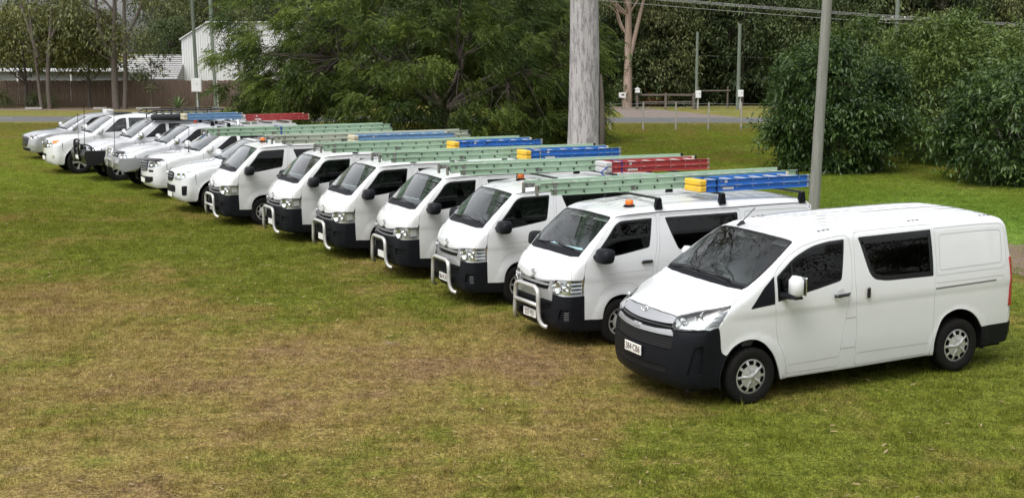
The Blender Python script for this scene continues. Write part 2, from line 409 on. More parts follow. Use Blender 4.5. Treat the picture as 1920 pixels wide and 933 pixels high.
AS = .92     # metres per radian in the angular charts, for even triangles
def panel(name, ch, loops, m, parent, res=.05, off=0., flange=.02, mirror=False, both=False, extra=None, flange_holes=True):
    """loops in chart coordinates: outline then holes. mirror -> other side's copy instead; both -> also make the mirror image"""
    F = ch.F; sc = np.array([AS if ch.k == 'N' else 1., AS if ch.k == 'A' else 1.])
    LL = [resample(np.asarray(l, float) * sc, res) for l in loops]
    V = []; E = []
    for l in LL:
        k = len(V); V += [tuple(q) for q in l]; E += [(k + i, k + (i + 1) % len(l)) for i in range(len(l))]
    nb = len(V); lo = LL[0].min(0); hi = LL[0].max(0)
    gx = np.arange(lo[0] + res * .5, hi[0], res); gy = np.arange(lo[1] + res * .5, hi[1], res * .87)
    if len(gx) and len(gy):
        G = np.array([(x + (res * .5 if j % 2 else 0), y) for j, y in enumerate(gy) for x in gx])
        if extra is not None: G = np.concatenate([G, np.asarray(extra, float) * sc])
        k = sdpoly(G, LL[0]) < -.45 * res
        for l in LL[1:]: k &= sdpoly(G, l) > .45 * res
        V += [tuple(q) for q in G[k]]
    r = delaunay_2d_cdt([Vector(q) for q in V], E, [], 0, 1e-7)
    uv = np.array([tuple(q) for q in r[0]]); T = np.array([tuple(q) for q in r[2] if len(q) == 3])
    c = uv[T].mean(1); k = sdpoly(c, LL[0]) < 0
    for l in LL[1:]: k &= sdpoly(c, l) > 0
    T = T[k]; P = ch.to3(uv / sc, off); N = F.grad(P)
    nrm = np.cross(P[T[:, 1]] - P[T[:, 0]], P[T[:, 2]] - P[T[:, 0]]); fl = (nrm * N[T].mean(1)).sum(1) < 0
    T[fl] = T[fl][:, ::-1]
    verts = P.tolist(); faces = [tuple(map(int, t)) for t in T]; VN = N.tolist()
    if flange:
        for li, l in enumerate(LL):
            if li and not flange_holes: continue
            t = ch.to3(l / sc, off); n = F.grad(t); b = t - n * flange; k = len(verts); q = len(l)
            verts += t.tolist() + b.tolist(); tn = np.cross(np.roll(t, -1, 0) - np.roll(t, 1, 0), n); tn /= np.linalg.norm(tn, axis=1, keepdims=True) + 1e-9
            VN += tn.tolist() * 2
            fq = [(k + i, k + (i + 1) % q, k + q + (i + 1) % q, k + q + i) for i in range(q)]
            a, b_, c_ = np.array(verts[fq[0][0]]), np.array(verts[fq[0][1]]), np.array(verts[fq[0][2]])
            if np.dot(np.cross(b_ - a, c_ - a), tn[0]) < 0: fq = [f[::-1] for f in fq]
            faces += fq
    if mirror: verts = [(a, -b, c) for a, b, c in verts]; VN = [(a, -b, c) for a, b, c in VN]; faces = [f[::-1] for f in faces]
    o = mesh_obj(name, verts, faces, m, parent, normals=VN)
    if both:
        o2 = mesh_obj(name, [(a, -b, c) for a, b, c in verts], [f[::-1] for f in faces], m, parent, normals=[(a, -b, c) for a, b, c in VN]); return o, o2
    return o

def join_into(a, b):
    """merge mesh object b into a (one part made of several panels)"""
    bm = bmesh.new(); nrm = []
    va = [tuple(v.co) for v in a.data.vertices]; fa = [tuple(p.vertices) for p in a.data.polygons]
    vb = [tuple(v.co) for v in b.data.vertices]; fb = [tuple(i + len(va) for i in p.vertices) for p in b.data.polygons]; bm.free()
    def vnorm(me):
        vn = np.zeros((len(me.vertices), 3)); li = np.zeros(len(me.loops), int); me.loops.foreach_get('vertex_index', li)
        vn[li] = np.array([n.vector for n in me.corner_normals]); return vn.tolist()
    N = vnorm(a.data) + vnorm(b.data); name, m, p = a.name, a.data.materials[0], a.parent
    for o in (a, b):
        me = o.data; bpy.data.objects.remove(o); bpy.data.meshes.remove(me)
    return mesh_obj(name, va + vb, fa + fb, m, p, normals=N)

def strip(name, ch, path, w, m, parent, off=.001, both=False):
    """a thin line laid along a path on the form (seams, mouldings): path in chart coordinates, w in metres"""
    p = ch.to3(resample(np.asarray(path, float), .04, closed=False), off); n = ch.F.grad(p)
    t = np.gradient(p, axis=0); s = np.cross(n, t); s /= np.linalg.norm(s, axis=1, keepdims=True) + 1e-9
    v = np.concatenate([p + s * w / 2, p - s * w / 2]); q = len(p)
    f = [(i, i + 1, q + i + 1, q + i) for i in range(q - 1)]
    if np.dot(np.cross(v[1] - v[0], v[q + 1] - v[0]), n[0]) < 0: f = [x[::-1] for x in f]
    o = mesh_obj(name, v, f, m, parent, normals=np.concatenate([n, n]).tolist())
    if both: mesh_obj(name, v * np.array([1, -1, 1]), [x[::-1] for x in f], m, parent, normals=(np.concatenate([n, n]) * np.array([1, -1, 1])).tolist())
    return o
# ---------------------------------------------------------------- vehicle materials and shared parts
WHITE = paint('white_paint', (.63, .648, .662), .18, .025)
WHITE_OLD = paint('aged_white_paint', (.59, .60, .605), .28, .09)
BLACKP = mat('black_bumper_plastic', (.005, .006, .0085), .46, spec=.16, noise=(30, (.009, .010, .0135), .3), bump=(400, .15))
BLACKG = mat('black_gloss_trim', (.012, .012, .014), .18)
SLAT = mat('grille_slat_plastic', (.030, .031, .035), .4, spec=.4)
DARK = mat('dark_underbody', (.008, .008, .008), .8, spec=.2)
SILVER = mat('silver_grille_paint', (.40, .41, .43), .3, .55, coat=.3)
SATIN = mat('satin_grey_grille', (.22, .225, .235), .4, .3)
CHROME = mat('chrome', (.72, .73, .74), .12, 1.)
REFLECT = mat('lamp_reflector', (.80, .81, .82), .16, .75)
ALLOY = mat('alloy_wheel_paint', (.56, .57, .58), .3, .5, noise=(9, (.46, .46, .46), .3))
RUBBER = mat('tyre_rubber', (.007, .007, .007), .85, spec=.15, noise=(14, (.013, .012, .011), .25), bump=(90, .3))
CLEAR = glass('clear_lamp_glass', (.93, .95, .95))
SCREEN = glass('windscreen_glass', (.80, .89, .88), gain=1.7)
TINT = glass('tinted_window_glass', (.06, .063, .066), ior=1.42, gain=1.0)
TINTL = glass('light_window_glass', (.30, .34, .34))
INNER = mat('grey_cabin_trim', (.19, .20, .21), .8)
SEATM = mat('seat_fabric', (.05, .052, .058), .9)
LINER = mat('pale_headlining', (.42, .42, .40), .9)
PAPER = mat('pale_blue_paper', (.55, .70, .78), .7)
AMBER = mat('amber_lens', (.75, .17, .015), .2, coat=.5)
REDL = mat('red_lens', (.33, .012, .014), .15, coat=.6)
PLATE = mat('number_plate_white', (.72, .71, .68), .4)
PLATETX = mat('number_plate_maroon', (.045, .010, .014), .4)
SEAM = mat('panel_gap', (.05, .05, .05), .8)
GALV = mat('aluminium_tube', (.62, .62, .61), .42, .6, noise=(6, (.52, .51, .49), .3), bump=(60, .1))
STEELW = mat('silver_wheel_cover', (.42, .43, .44), .4, .4, noise=(8, (.27, .26, .25), .3))

def wheel(parent, x, y, z, rad=.345, rim=.218, wid=.215, style='cover10', side=1):
    """tyre with its rim as a sub-part; outer face looks to +y*side"""
    w = wid / 2; r2 = rad - .012
    t = MB().lathe([(rim - .005, w * .55), (rim, w * .92), (rim + .018, w * 1.0), (rad - .05, w * 1.04), (rad - .022, w * .98), (rad - .006, w * .82), (rad, w * .6), (r2, w * .57), (r2, w * .5), (rad, w * .47), (rad, w * .08), (r2, w * .05), (r2, -w * .05), (rad, -w * .08), (rad, -w * .6), (rad - .02, -w * .98), (rim, -w), (rim - .01, -w * .5)], 44)
    o = t.build('wheel', RUBBER, parent, angle=40); o.location = (x, y, z); o.rotation_euler = (0, 0, 0 if side > 0 else math.pi)
    # rim cover: polar sheet with openings
    v = []; f = []; n = 120
    if style == 'cover10':
        RR = [0, .022, .026, .06, .095, .120, .140, .165, .190, .204, rim, rim + .008]; H = [.050, .050, .044, .044, .034, .028, .026, .024, .020, .016, .012, .0]
        def hole(r, a): return .135 < r < .197 and ((a % 36) > 6 and (a % 36) < 30)
        def lift(r, a): return .012 * max(0, 1 - abs(((a + 36) % 72) - 36) / 13) * (1 if .05 < r < .19 else 0)
    elif style == 'spoke5':
        RR = [0, .03, .05, .08, .11, .14, .17, .19, rim - .012, rim - .002, rim + .006]; H = [.03, .034, .03, .02, .018, .018, .018, .018, .02, .018, .0]
        def hole(r, a): return .06 < r < rim - .025 and abs(((a + 36) % 72) - 36) > 13 + 9 * (r < .09)
        def lift(r, a): return 0
    elif style == 'spoke6':
        RR = [0, .03, .05, .08, .11, .14, .17, .19, rim - .012, rim - .002, rim + .006]; H = [.03, .034, .03, .02, .018, .018, .018, .018, .02, .018, .0]
        def hole(r, a): return .07 < r < rim - .02 and abs(((a + 30) % 60) - 30) > 12
        def lift(r, a): return 0
    else:
        RR = [0, .035, .06, .09, .12, .15, .17, rim - .012, rim - .002, rim + .006]; H = [.05, .055, .05, .02, .012, .012, .01, .02, .016, .0]
        def hole(r, a): return .115 < r < .165 and (a % 45) > 13
        def lift(r, a): return 0
    for r, h in zip(RR, H):
        for j in range(n):
            a = j * 360 / n; v.append((r * math.cos(R(a)), w * .62 + h + lift(r, a), r * math.sin(R(a))))
    for i in range(len(RR) - 1):
        for j in range(n):
            rm = .5 * (RR[i] + RR[i + 1]); a = (j + .5) * 360 / n
            if not hole(rm, a): f.append((i * n + j, (i + 1) * n + j, (i + 1) * n + (j + 1) % n, i * n + (j + 1) % n))
    rm = mesh_obj('rim', v, f, STEELW if style == 'steel' else ALLOY, o, smooth=True)
    d = MB().lathe([(0, w * .3), (rim - .01, w * .3), (rim - .004, w * .6)], 32).build('dark_rim_disc', DARK, o)  # dark disc closing the rim behind its openings
    return o

def emblem(F, P, parent, size=.13, m=None, kind='oval'):
    """badge of nested ovals standing on the nose"""
    P = np.asarray([P], float); n = Vector(F.grad(P)[0]); n.y = 0; n.normalize(); n = (n + Vector((.7, 0, 0))).normalized(); y = Vector((0, 1, 0)); u = n.cross(y)
    c = Vector(P[0]) + n * .012; b = MB()
    def oval(cx, cz, a, bb, r, k=26):
        b.tube([c + y * (cx + a * math.cos(2 * math.pi * i / k)) + u * (cz + bb * math.sin(2 * math.pi * i / k)) for i in range(k)], r, 6, closed=True)
    s = size / 2
    if kind == 'oval':
        oval(0, 0, s, s * .68, s * .075); oval(0, s * .28, s * .72, s * .27, s * .065); oval(0, 0, s * .26, s * .62, s * .065)
    return b.build('emblem', m or CHROME, parent, smooth=True)

def plate(parent, c, w, h, text, tilt=0, rot=None, tx=PLATETX):
    o = MB().box((0, 0, 0), (.012, w, h), bev=.004).build('number_plate', PLATE, parent); o.location = c; o.rotation_euler = (0, tilt, 0)
    M = Matrix.Translation((.0068, 0, 0)) @ Matrix(((0, 0, 1, 0), (1, 0, 0, 0), (0, 1, 0, 0), (0, 0, 0, 1)))
    tex_text('plate_lettering', text, h * .95, tx, o, M, sx=.8)
    return o

def cabin_fittings(parent, x0, x1, zb, zf, w, seat_x, wheel_c, tall=1.75, bulk=None, mats=None, prop=None):
    """dashboard, wheel and seats seen through the windscreen"""
    dm, sm = mats or (INNER, SEATM)
    b = MB().prism([(x0, zb), (x0, zf), (x0 - .10, zf + .045), (x1 + .1, zf - .01), (x1, zf - .10), (x1, zf - .32), (x0, zb - .25)], -w, w)
    b.build('dashboard', dm, parent)
    cx, cy, cz = wheel_c; s = MB()
    ax = Vector((-.80, 0, .6)).normalized(); yy = Vector((0, 1, 0)); up = ax.cross(yy)
    s.tube([Vector((cx, cy, cz)) + yy * .185 * math.cos(2 * math.pi * i / 24) + up * .185 * math.sin(2 * math.pi * i / 24) for i in range(24)], .016, 6, closed=True)
    s.tube([(cx, cy - .18, cz), (cx + .02, cy, cz - .01), (cx, cy + .18, cz)], .018, 6); s.tube([(cx, cy, cz), (cx + .22, cy, cz - .2)], .03, 6)
    s.build('steering_wheel', BLACKG, parent, smooth=True)
    for sy in (-1, 1):
        q = MB().box((seat_x + .1, sy * .42, tall - 1.0 - .12), (.52, .48, .2), bev=.06).box((seat_x - .2, sy * .42, tall - .60), (.15, .47, .72), (0, R(-14), 0), bev=.06)
        q.box((seat_x - .31, sy * .42, tall - .13), (.1, .27, .2), (0, R(-10), 0), bev=.04)
        q.build('seat', sm, parent, smooth=False)
    if bulk:
        MB().box((bulk[0], 0, .5 * (bulk[1] + bulk[2])), (.03, bulk[3] * 2, bulk[2] - bulk[1])).build('bulkhead', dm, parent)
    m = MB().box((x1 - .42, 0, tall + .0), (.025, .24, .07), bev=.012); m.tube([(x1 - .42, 0, tall + .02), (x1 - .38, 0, tall + .09)], .012, 6); m.build('rear_view_mirror', BLACKG, parent)

def underside(parent, x0, x1, w, z0, z1, arches):
    """dark floor pan and wheel wells"""
    b = MB().box(((x0 + x1) / 2, 0, (z0 + z1) / 2), (abs(x1 - x0), w * 2, z1 - z0))
    b.build('floor_pan', DARK, parent)
    for (cx, cz, r, wy) in arches:
        for s in (-1, 1):
            q = MB(); n = 14; v = []
            for yy in (s * (wy - .34), s * (wy - .012)):
                for i in range(n + 1):
                    a = math.pi * (-.08 + 1.16 * i / n); v.append((cx + r * math.cos(a), yy, cz + r * math.sin(a)))
            f = [(i, i + 1, n + 2 + i, n + 1 + i) for i in range(n)]
            k = len(v); v.append((cx, s * (wy - .34), cz)); f += [(i, i + 1, k) for i in range(n)]
            q.add(v, f); q.build('wheel_well', DARK, parent)
# ---------------------------------------------------------------- the place: ground, road, lawn
def fast_mesh(name, V, F, m, parent=None, attr=None, smooth=False):
    me = bpy.data.meshes.new(name); V = np.asarray(V, np.float32); F = np.asarray(F, np.int32); k = F.shape[1]
    me.vertices.add(len(V)); me.vertices.foreach_set('co', V.ravel())
    me.loops.add(F.size); me.loops.foreach_set('vertex_index', F.ravel())
    me.polygons.add(len(F)); me.polygons.foreach_set('loop_start', np.arange(0, F.size, k, dtype=np.int32)); me.polygons.foreach_set('loop_total', np.full(len(F), k, np.int32))
    if smooth: me.polygons.foreach_set('use_smooth', np.ones(len(F), bool))
    if attr is not None:
        a = me.attributes.new('rnd', 'FLOAT', 'POINT'); a.data.foreach_set('value', np.asarray(attr, np.float32))
    me.update(calc_edges=True); me.validate()
    if m is not None: me.materials.append(m)
    o = bpy.data.objects.new(name, me); col.objects.link(o)
    if parent is not None: o.parent = parent
    return o

class NG:
    """small helper to write shader nodes"""
    def __init__(s, m): s.nt = m.node_tree; s.n = s.nt.nodes; s.l = s.nt.links
    def new(s, t, **k):
        n = s.n.new(t)
        for a, b in k.items(): setattr(n, a, b)
        return n
    def link(s, a, b): s.l.new(a, b)
    def val(s, x): return x
    def math(s, op, a, b=0., clamp=False):
        n = s.new('ShaderNodeMath', operation=op); n.use_clamp = clamp
        for i, x in enumerate((a, b)):
            if isinstance(x, (int, float)): n.inputs[i].default_value = x
            else: s.link(x, n.inputs[i])
        return n.outputs[0]
    def noise(s, vec, scale, detail=4, rough=.55, lo=None, hi=None):
        n = s.new('ShaderNodeTexNoise'); n.inputs['Scale'].default_value = scale; n.inputs['Detail'].default_value = detail; n.inputs['Roughness'].default_value = rough
        s.link(vec, n.inputs['Vector'])
        if lo is None: return n.outputs[0]
        return s.rng(n.outputs[0], lo, hi)
    def rng(s, x, lo, hi, a=0., b=1., smooth=True):
        r = s.new('ShaderNodeMapRange'); r.interpolation_type = 'SMOOTHSTEP' if smooth else 'LINEAR'
        for i, q in enumerate((lo, hi, a, b)): r.inputs[i + 1].default_value = q
        s.link(x, r.inputs[0]); return r.outputs[0]
    def mix(s, f, a, b):
        n = s.new('ShaderNodeMix', data_type='RGBA')
        if isinstance(f, (int, float)): n.inputs[0].default_value = f
        else: s.link(f, n.inputs[0])
        for i, x in ((6, a), (7, b)):
            if isinstance(x, tuple): n.inputs[i].default_value = (*x, 1)
            else: s.link(x, n.inputs[i])
        return n.outputs[2]

def lawn_colour(g, blade):
    """colour of the turf by place: green runs, dry straw, worn soil; shared by the soil sheet and the blades"""
    geo = g.new('ShaderNodeNewGeometry'); pos = geo.outputs['Position']; sep = g.new('ShaderNodeSeparateXYZ'); g.link(pos, sep.inputs[0]); X, Y = sep.outputs[0], sep.outputs[1]
    def blob(cx, cy, rx, ry):
        a = g.math('POWER', g.math('DIVIDE', g.math('SUBTRACT', X, cx), rx), 2); b = g.math('POWER', g.math('DIVIDE', g.math('SUBTRACT', Y, cy), ry), 2)
        return g.math('EXPONENT', g.math('MULTIPLY', g.math('ADD', a, b), -1))
    n1 = g.noise(pos, .55, 5, .6); n2 = g.noise(pos, 2.1, 5, .6); n3 = g.noise(pos, 9, 4, .6)
    dry = g.math('ADD', g.math('MULTIPLY', n1, 1.1), g.math('MULTIPLY', n2, .55))
    for (cx, cy, rx, ry, k) in ((-2.2, 16.2, 3.0, 2.8, .28), (.6, 17.2, 1.7, 1.6, .24), (-8.6, 20.6, 3.2, 2.0, .30), (-3.6, 12.2, 1.6, 1.2, .20), (-6, 16.5, 2.5, 2.2, .14),
                                (3.5, 13.2, 2.4, 2.2, -.16), (6.5, 16.5, 2.2, 3.0, -.34), (-3.2, 21.6, 2.2, 2.2, -.16), (-9.5, 30, 6, 4.5, -.14), (-14, 40, 6, 6, -.22), (-6.0, 26.5, 2.2, 2.2, -.26), (-1.2, 12.6, 1.2, .9, -.12), (8, 55, 14, 14, -.10), (10, 33, 6, 8, -.45)):
        dry = g.math('ADD', dry, g.math('MULTIPLY', blob(cx, cy, rx, ry), k))
    dry = g.math('ADD', dry, g.math('MULTIPLY', g.math('SUBTRACT', n3, .5), .35))
    d1 = g.rng(dry, .62, 1.05); d2 = g.rng(dry, .98, 1.32)
    gv = g.new('ShaderNodeAttribute', attribute_name='rnd', attribute_type='GEOMETRY').outputs['Fac'] if blade else g.rng(g.noise(pos, 25, 2, .5), .32, .68, 0., 1., False)
    green = g.mix(gv, (.085, .115, .015), (.285, .305, .045)) ; straw = g.mix(gv, (.185, .138, .036), (.46, .355, .125)); brown = g.mix(gv, (.17, .106, .048), (.44, .30, .15))
    far = g.rng(Y, 30, 46); yel = g.mix(g.math('MULTIPLY', far, .8), green, g.mix(gv, (.18, .25, .035), (.36, .44, .062))); yel = g.mix(g.math('MULTIPLY', g.rng(Y, 62, 68), .75), yel, (.19, .215, .055)); yel = g.mix(g.math('MULTIPLY', blob(11, 30, 5, 9), .8), yel, g.mix(gv, (.10, .215, .028), (.28, .44, .07)))
    c = g.mix(d2, g.mix(d1, yel, straw), brown)
    soil = g.math('MULTIPLY', g.rng(g.noise(pos, 1.35, 3, .5), .66, .74), g.rng(dry, .85, 1.05))
    c = g.mix(g.math('MULTIPLY', soil, .15 if blade else .85), c, (.33, .245, .175))
    tuft = g.rng(g.noise(pos, 6.5, 4, .65), .34, .66, .63, 1.03); sv = g.new('ShaderNodeVectorMath', operation='SCALE'); g.link(c, sv.inputs[0]); g.link(tuft, sv.inputs['Scale'])     # denser and thinner turf
    return sv.outputs[0], pos, dry

SOILM = bpy.data.materials.new('lawn_soil'); SOILM.use_nodes = True; g = NG(SOILM); b = g.n['Principled BSDF']; b.inputs['Roughness'].default_value = .95; b.inputs['Specular IOR Level'].default_value = .1
c_, pos_, dry_ = lawn_colour(g, False); c_ = g.mix(1.0, c_, c_); g.link(c_, b.inputs['Base Color'])
_th = g.rng(g.noise(pos_, 55, 3, .6), .40, .62, .45, 1.05); _mm = g.new('ShaderNodeVectorMath', operation='SCALE'); g.link(c_, _mm.inputs[0]); g.link(_th, _mm.inputs['Scale']); g.link(_mm.outputs[0], b.inputs['Base Color'])     # dark thatch between the tufts
bp = g.new('ShaderNodeBump'); bp.inputs['Strength'].default_value = .7; bp.inputs['Distance'].default_value = .03; g.link(g.noise(pos_, 38, 6, .7), bp.inputs['Height']); g.link(bp.outputs[0], b.inputs['Normal'])
BLADE = bpy.data.materials.new('grass_blade'); BLADE.use_nodes = True; g = NG(BLADE); b = g.n['Principled BSDF']; b.inputs['Roughness'].default_value = .7; b.inputs['Specular IOR Level'].default_value = .2
c_, pos_, dry_ = lawn_colour(g, True); g.link(c_, b.inputs['Base Color'])
g.n.remove(g.n['Principled BSDF']); df = g.new('ShaderNodeBsdfDiffuse'); tl = g.new('ShaderNodeBsdfTranslucent'); mx = g.new('ShaderNodeMixShader'); mx.inputs[0].default_value = .35
g.link(c_, df.inputs[0]); g.link(c_, tl.inputs[0]); g.link(df.outputs[0], mx.inputs[1]); g.link(tl.outputs[0], mx.inputs[2]); g.link(mx.outputs[0], g.n['Material Output'].inputs[0])

ys = np.unique(np.concatenate([np.linspace(-60, 8, 12), np.linspace(8, 30, 60), np.linspace(30, 130, 60), np.linspace(130, 900, 10)])); xs = np.unique(np.concatenate([np.linspace(-700, -60, 6), np.linspace(-60, 60, 81), np.linspace(60, 700, 6)]))
GX, GY = np.meshgrid(xs, ys); und = .02 * np.sin(GX * .9 + 1.3 * np.sin(GY * .31)) * np.sin(GY * .6 + .4) * np.clip((np.abs(GX - (1.5 - .62 * (GY - 15.6))) - 5) / 3, 0, 1) * (GY < 60)
GZ = ground_z(GX, GY) + und
V = np.stack([GX.ravel(), GY.ravel(), GZ.ravel()], 1); nx = len(xs)
F = np.array([(j * nx + i, j * nx + i + 1, (j + 1) * nx + i + 1, (j + 1) * nx + i) for j in range(len(ys) - 1) for i in range(nx - 1)])
ground = fast_mesh('ground', V, F, SOILM, smooth=True); tag(ground, kind='structure')

ASPH = mat('road_asphalt', (.075, .077, .082), .9, noise=(3, (.11, .11, .112), .3), bump=(60, .4))
DIRT = mat('bare_dirt', (.17, .115, .085), .95, noise=(1.2, (.24, .17, .12), .25), bump=(12, .6))
MULCH = mat('bark_mulch', (.10, .06, .045), .95, noise=(6, (.22, .15, .12), .3), bump=(25, 1.))
LINE = mat('road_paint', (.55, .55, .52), .7)
def sheet(name, pts, z, m, kind='structure'):
    o = mesh_obj(name, [(x, y, z) for x, y in pts], [tuple(range(len(pts)))], m); tag(o, kind=kind); return o
sheet('road', [(-120, 75.6), (0, 72.9), (120, 70.4), (120, 75.4), (0, 78.2), (-120, 82.3)], .066, ASPH)
for i in range(7):
    x = -44 + i * 6.0; y0 = 76.0 - .0225 * x + .3
    o = sheet('road_marking', [(x, y0), (x + 3, y0 - .07), (x + 3, y0 + .05), (x, y0 + .12)], .070, LINE)
sheet('verge', [(-60, 62.4), (-20.5, 60.0), (-19.5, 61.0), (-60, 64.6)], .064, DIRT)
sheet('driveway', [(6.6, 78.0), (13.5, 77.8), (11.0, 84), (9.0, 90.5), (6.2, 90.5), (6.8, 84)], .064, mat('gravel_drive', (.13, .105, .09), .95, noise=(2, (.19, .155, .135), .3), bump=(20, .6)))
sheet('fence_verge', [(-60, 86.6), (-16, 86.2), (-16, 91.5), (-60, 91.5)], .063, mat('leaf_litter_soil', (.13, .09, .065), .95, noise=(.6, (.20, .15, .09), .2), bump=(10, .7)))
sheet('garden_bed', [(9.25, 27.2), (9.9, 27.6), (13, 27.6), (13, 22.2), (9.35, 22.6), (9.0, 24.5)], .075, MULCH)

# ---------------------------------------------------------------- instancing through geometry nodes (stuff only)
def scatter(name, P, rot, scl, idx, protos, label=None, kind='stuff', cat=None):
    me = bpy.data.meshes.new(name); P = np.asarray(P, np.float32); me.vertices.add(len(P)); me.vertices.foreach_set('co', P.ravel())
    for nm, ty, arr in (('rot', 'FLOAT_VECTOR', rot), ('scl', 'FLOAT_VECTOR', scl)):
        a = me.attributes.new(nm, ty, 'POINT'); a.data.foreach_set('vector', np.asarray(arr, np.float32).ravel())
    a = me.attributes.new('idx', 'INT', 'POINT'); a.data.foreach_set('value', np.asarray(idx, np.int32))
    o = bpy.data.objects.new(name, me); col.objects.link(o)
    pc = bpy.data.collections.new(name + '_pieces')
    for p in protos:
        for c in list(p.users_collection): c.objects.unlink(p)
        pc.objects.link(p)
    nt = bpy.data.node_groups.new(name, 'GeometryNodeTree'); nt.interface.new_socket('Geometry', in_out='INPUT', socket_type='NodeSocketGeometry'); nt.interface.new_socket('Geometry', in_out='OUTPUT', socket_type='NodeSocketGeometry')
    gi = nt.nodes.new('NodeGroupInput'); go = nt.nodes.new('NodeGroupOutput'); ip = nt.nodes.new('GeometryNodeInstanceOnPoints'); ci = nt.nodes.new('GeometryNodeCollectionInfo')
    ci.inputs['Collection'].default_value = pc; ci.inputs['Separate Children'].default_value = True; ci.inputs['Reset Children'].default_value = True
    def at(nm, dt):
        n = nt.nodes.new('GeometryNodeInputNamedAttribute'); n.data_type = dt; n.inputs['Name'].default_value = nm; return n.outputs['Attribute']
    nt.links.new(gi.outputs[0], ip.inputs['Points']); nt.links.new(ci.outputs[0], ip.inputs['Instance']); ip.inputs['Pick Instance'].default_value = True
    nt.links.new(at('idx', 'INT'), ip.inputs['Instance Index']); nt.links.new(at('scl', 'FLOAT_VECTOR'), ip.inputs['Scale'])
    er = nt.nodes.new('FunctionNodeEulerToRotation'); nt.links.new(at('rot', 'FLOAT_VECTOR'), er.inputs[0]); nt.links.new(er.outputs[0], ip.inputs['Rotation'])
    nt.links.new(ip.outputs[0], go.inputs[0])
    md = o.modifiers.new('scatter', 'NODES'); md.node_group = nt
    if label: o['label'] = label
    if cat: o['category'] = cat
    o['kind'] = kind
    return o

rg = np.random.default_rng(11)
def blades(n, size, hmin, hmax, wd, rg, bent=.6):
    P = rg.uniform(-size / 2, size / 2, (n, 2)); a = rg.uniform(0, 2 * math.pi, n); h = rg.uniform(hmin, hmax, n); lean = rg.uniform(.2, 1.3, n) * bent
    d = np.stack([np.cos(a), np.sin(a)], 1); s = np.stack([-np.sin(a), np.cos(a)], 1) * (wd * rg.uniform(.6, 1.2, n))[:, None]
    z0 = np.zeros(n); b0 = np.c_[P - s / 2, z0 - .004]; b1 = np.c_[P + s / 2, z0 - .004]; t = np.c_[P + d * (h * np.sin(lean))[:, None], h * np.cos(lean)]
    V = np.stack([b0, b1, t], 1).reshape(-1, 3); return V, np.arange(3 * n).reshape(-1, 3)
protos = []
for k in range(4):
    V, F = blades(640, .56, .016, .06 if k < 3 else .085, .0085, rg, 1.05); o = fast_mesh('turf_patch', V, F, BLADE, attr=np.repeat(rg.random(640) ** 1.3, 3)); protos.append(o)
pts = []; st = .5
for y in np.arange(10.6, 72, st):
    hw = y * .40 + 1.2
    for x in np.arange(-hw, hw, st): pts.append((x + rg.uniform(-.08, .08), y + rg.uniform(-.08, .08)))
pts = np.array(pts); pz = ground_z(pts[:, 0], pts[:, 1]); n = len(pts)
wear = 1 - .55 * np.exp(-(((pts[:, 0] + 2.2) / 3) ** 2 + ((pts[:, 1] - 16.2) / 2.8) ** 2))
sc_ = np.stack([np.ones(n), np.ones(n), wear * rg.uniform(.7, 1.15, n) * np.where(pts[:, 1] > 30, 1.25, 1)], 1)
gr = scatter('grass', np.c_[pts, pz + .002], np.c_[np.zeros(n), np.zeros(n), rg.integers(0, 4, n) * math.pi / 2], sc_, rg.integers(0, 4, n), protos, 'short mown lawn grass with dry straw patches', cat='grass')
# taller seed stalks and tufts left by the mower
protos = []
for k in range(3):
    V, F = blades(16, .09, .05, .13, .005, rg, .75); protos.append(fast_mesh('grass_tuft', V, F, BLADE, attr=np.repeat(.35 + .65 * rg.random(16), 3)))
n = 2400; y = 11 + 26 * rg.random(n) ** 1.3; x = rg.uniform(-1, 1, n) * (y * .4 + 1)
scatter('tall_grass', np.c_[x, y, ground_z(x, y)], np.c_[np.zeros(n), np.zeros(n), rg.uniform(0, 6.3, n)], np.repeat(rg.uniform(.6, 1.25, n), 3).reshape(-1, 3), rg.integers(0, 3, n), protos, 'scattered taller tufts standing in the lawn', cat='grass')
# fallen straw, leaves and twigs
STRAW = mat('dry_straw', (.36, .28, .15), .8, noise=(3, (.18, .12, .06), .3))
n = 1300; y = 11 + 30 * rg.random(n) ** 1.25; x = rg.uniform(-1, 1, n) * (y * .4 + 1); a = rg.uniform(0, 6.3, n); L_ = rg.uniform(.02, .085, n) * (1 + y / 60); w_ = rg.uniform(.003, .011, n) * (1 + y / 60); z = ground_z(x, y) + rg.uniform(.015, .045, n)
d = np.stack([np.cos(a), np.sin(a), rg.uniform(-.2, .35, n)], 1) * L_[:, None]; s = np.stack([-np.sin(a), np.cos(a), np.zeros(n)], 1) * w_[:, None]; P = np.c_[x, y, z]
litter = fast_mesh('leaf_litter', np.stack([P - s, P + s, P + d * .6 + s * .8 + [0, 0, .006], P + d, P + d * .5 - s], 1).reshape(-1, 3), np.arange(5 * n).reshape(-1, 5), STRAW); tag(litter, 'dry leaves, straw and twigs lying on the lawn', 'leaf litter', kind='stuff')
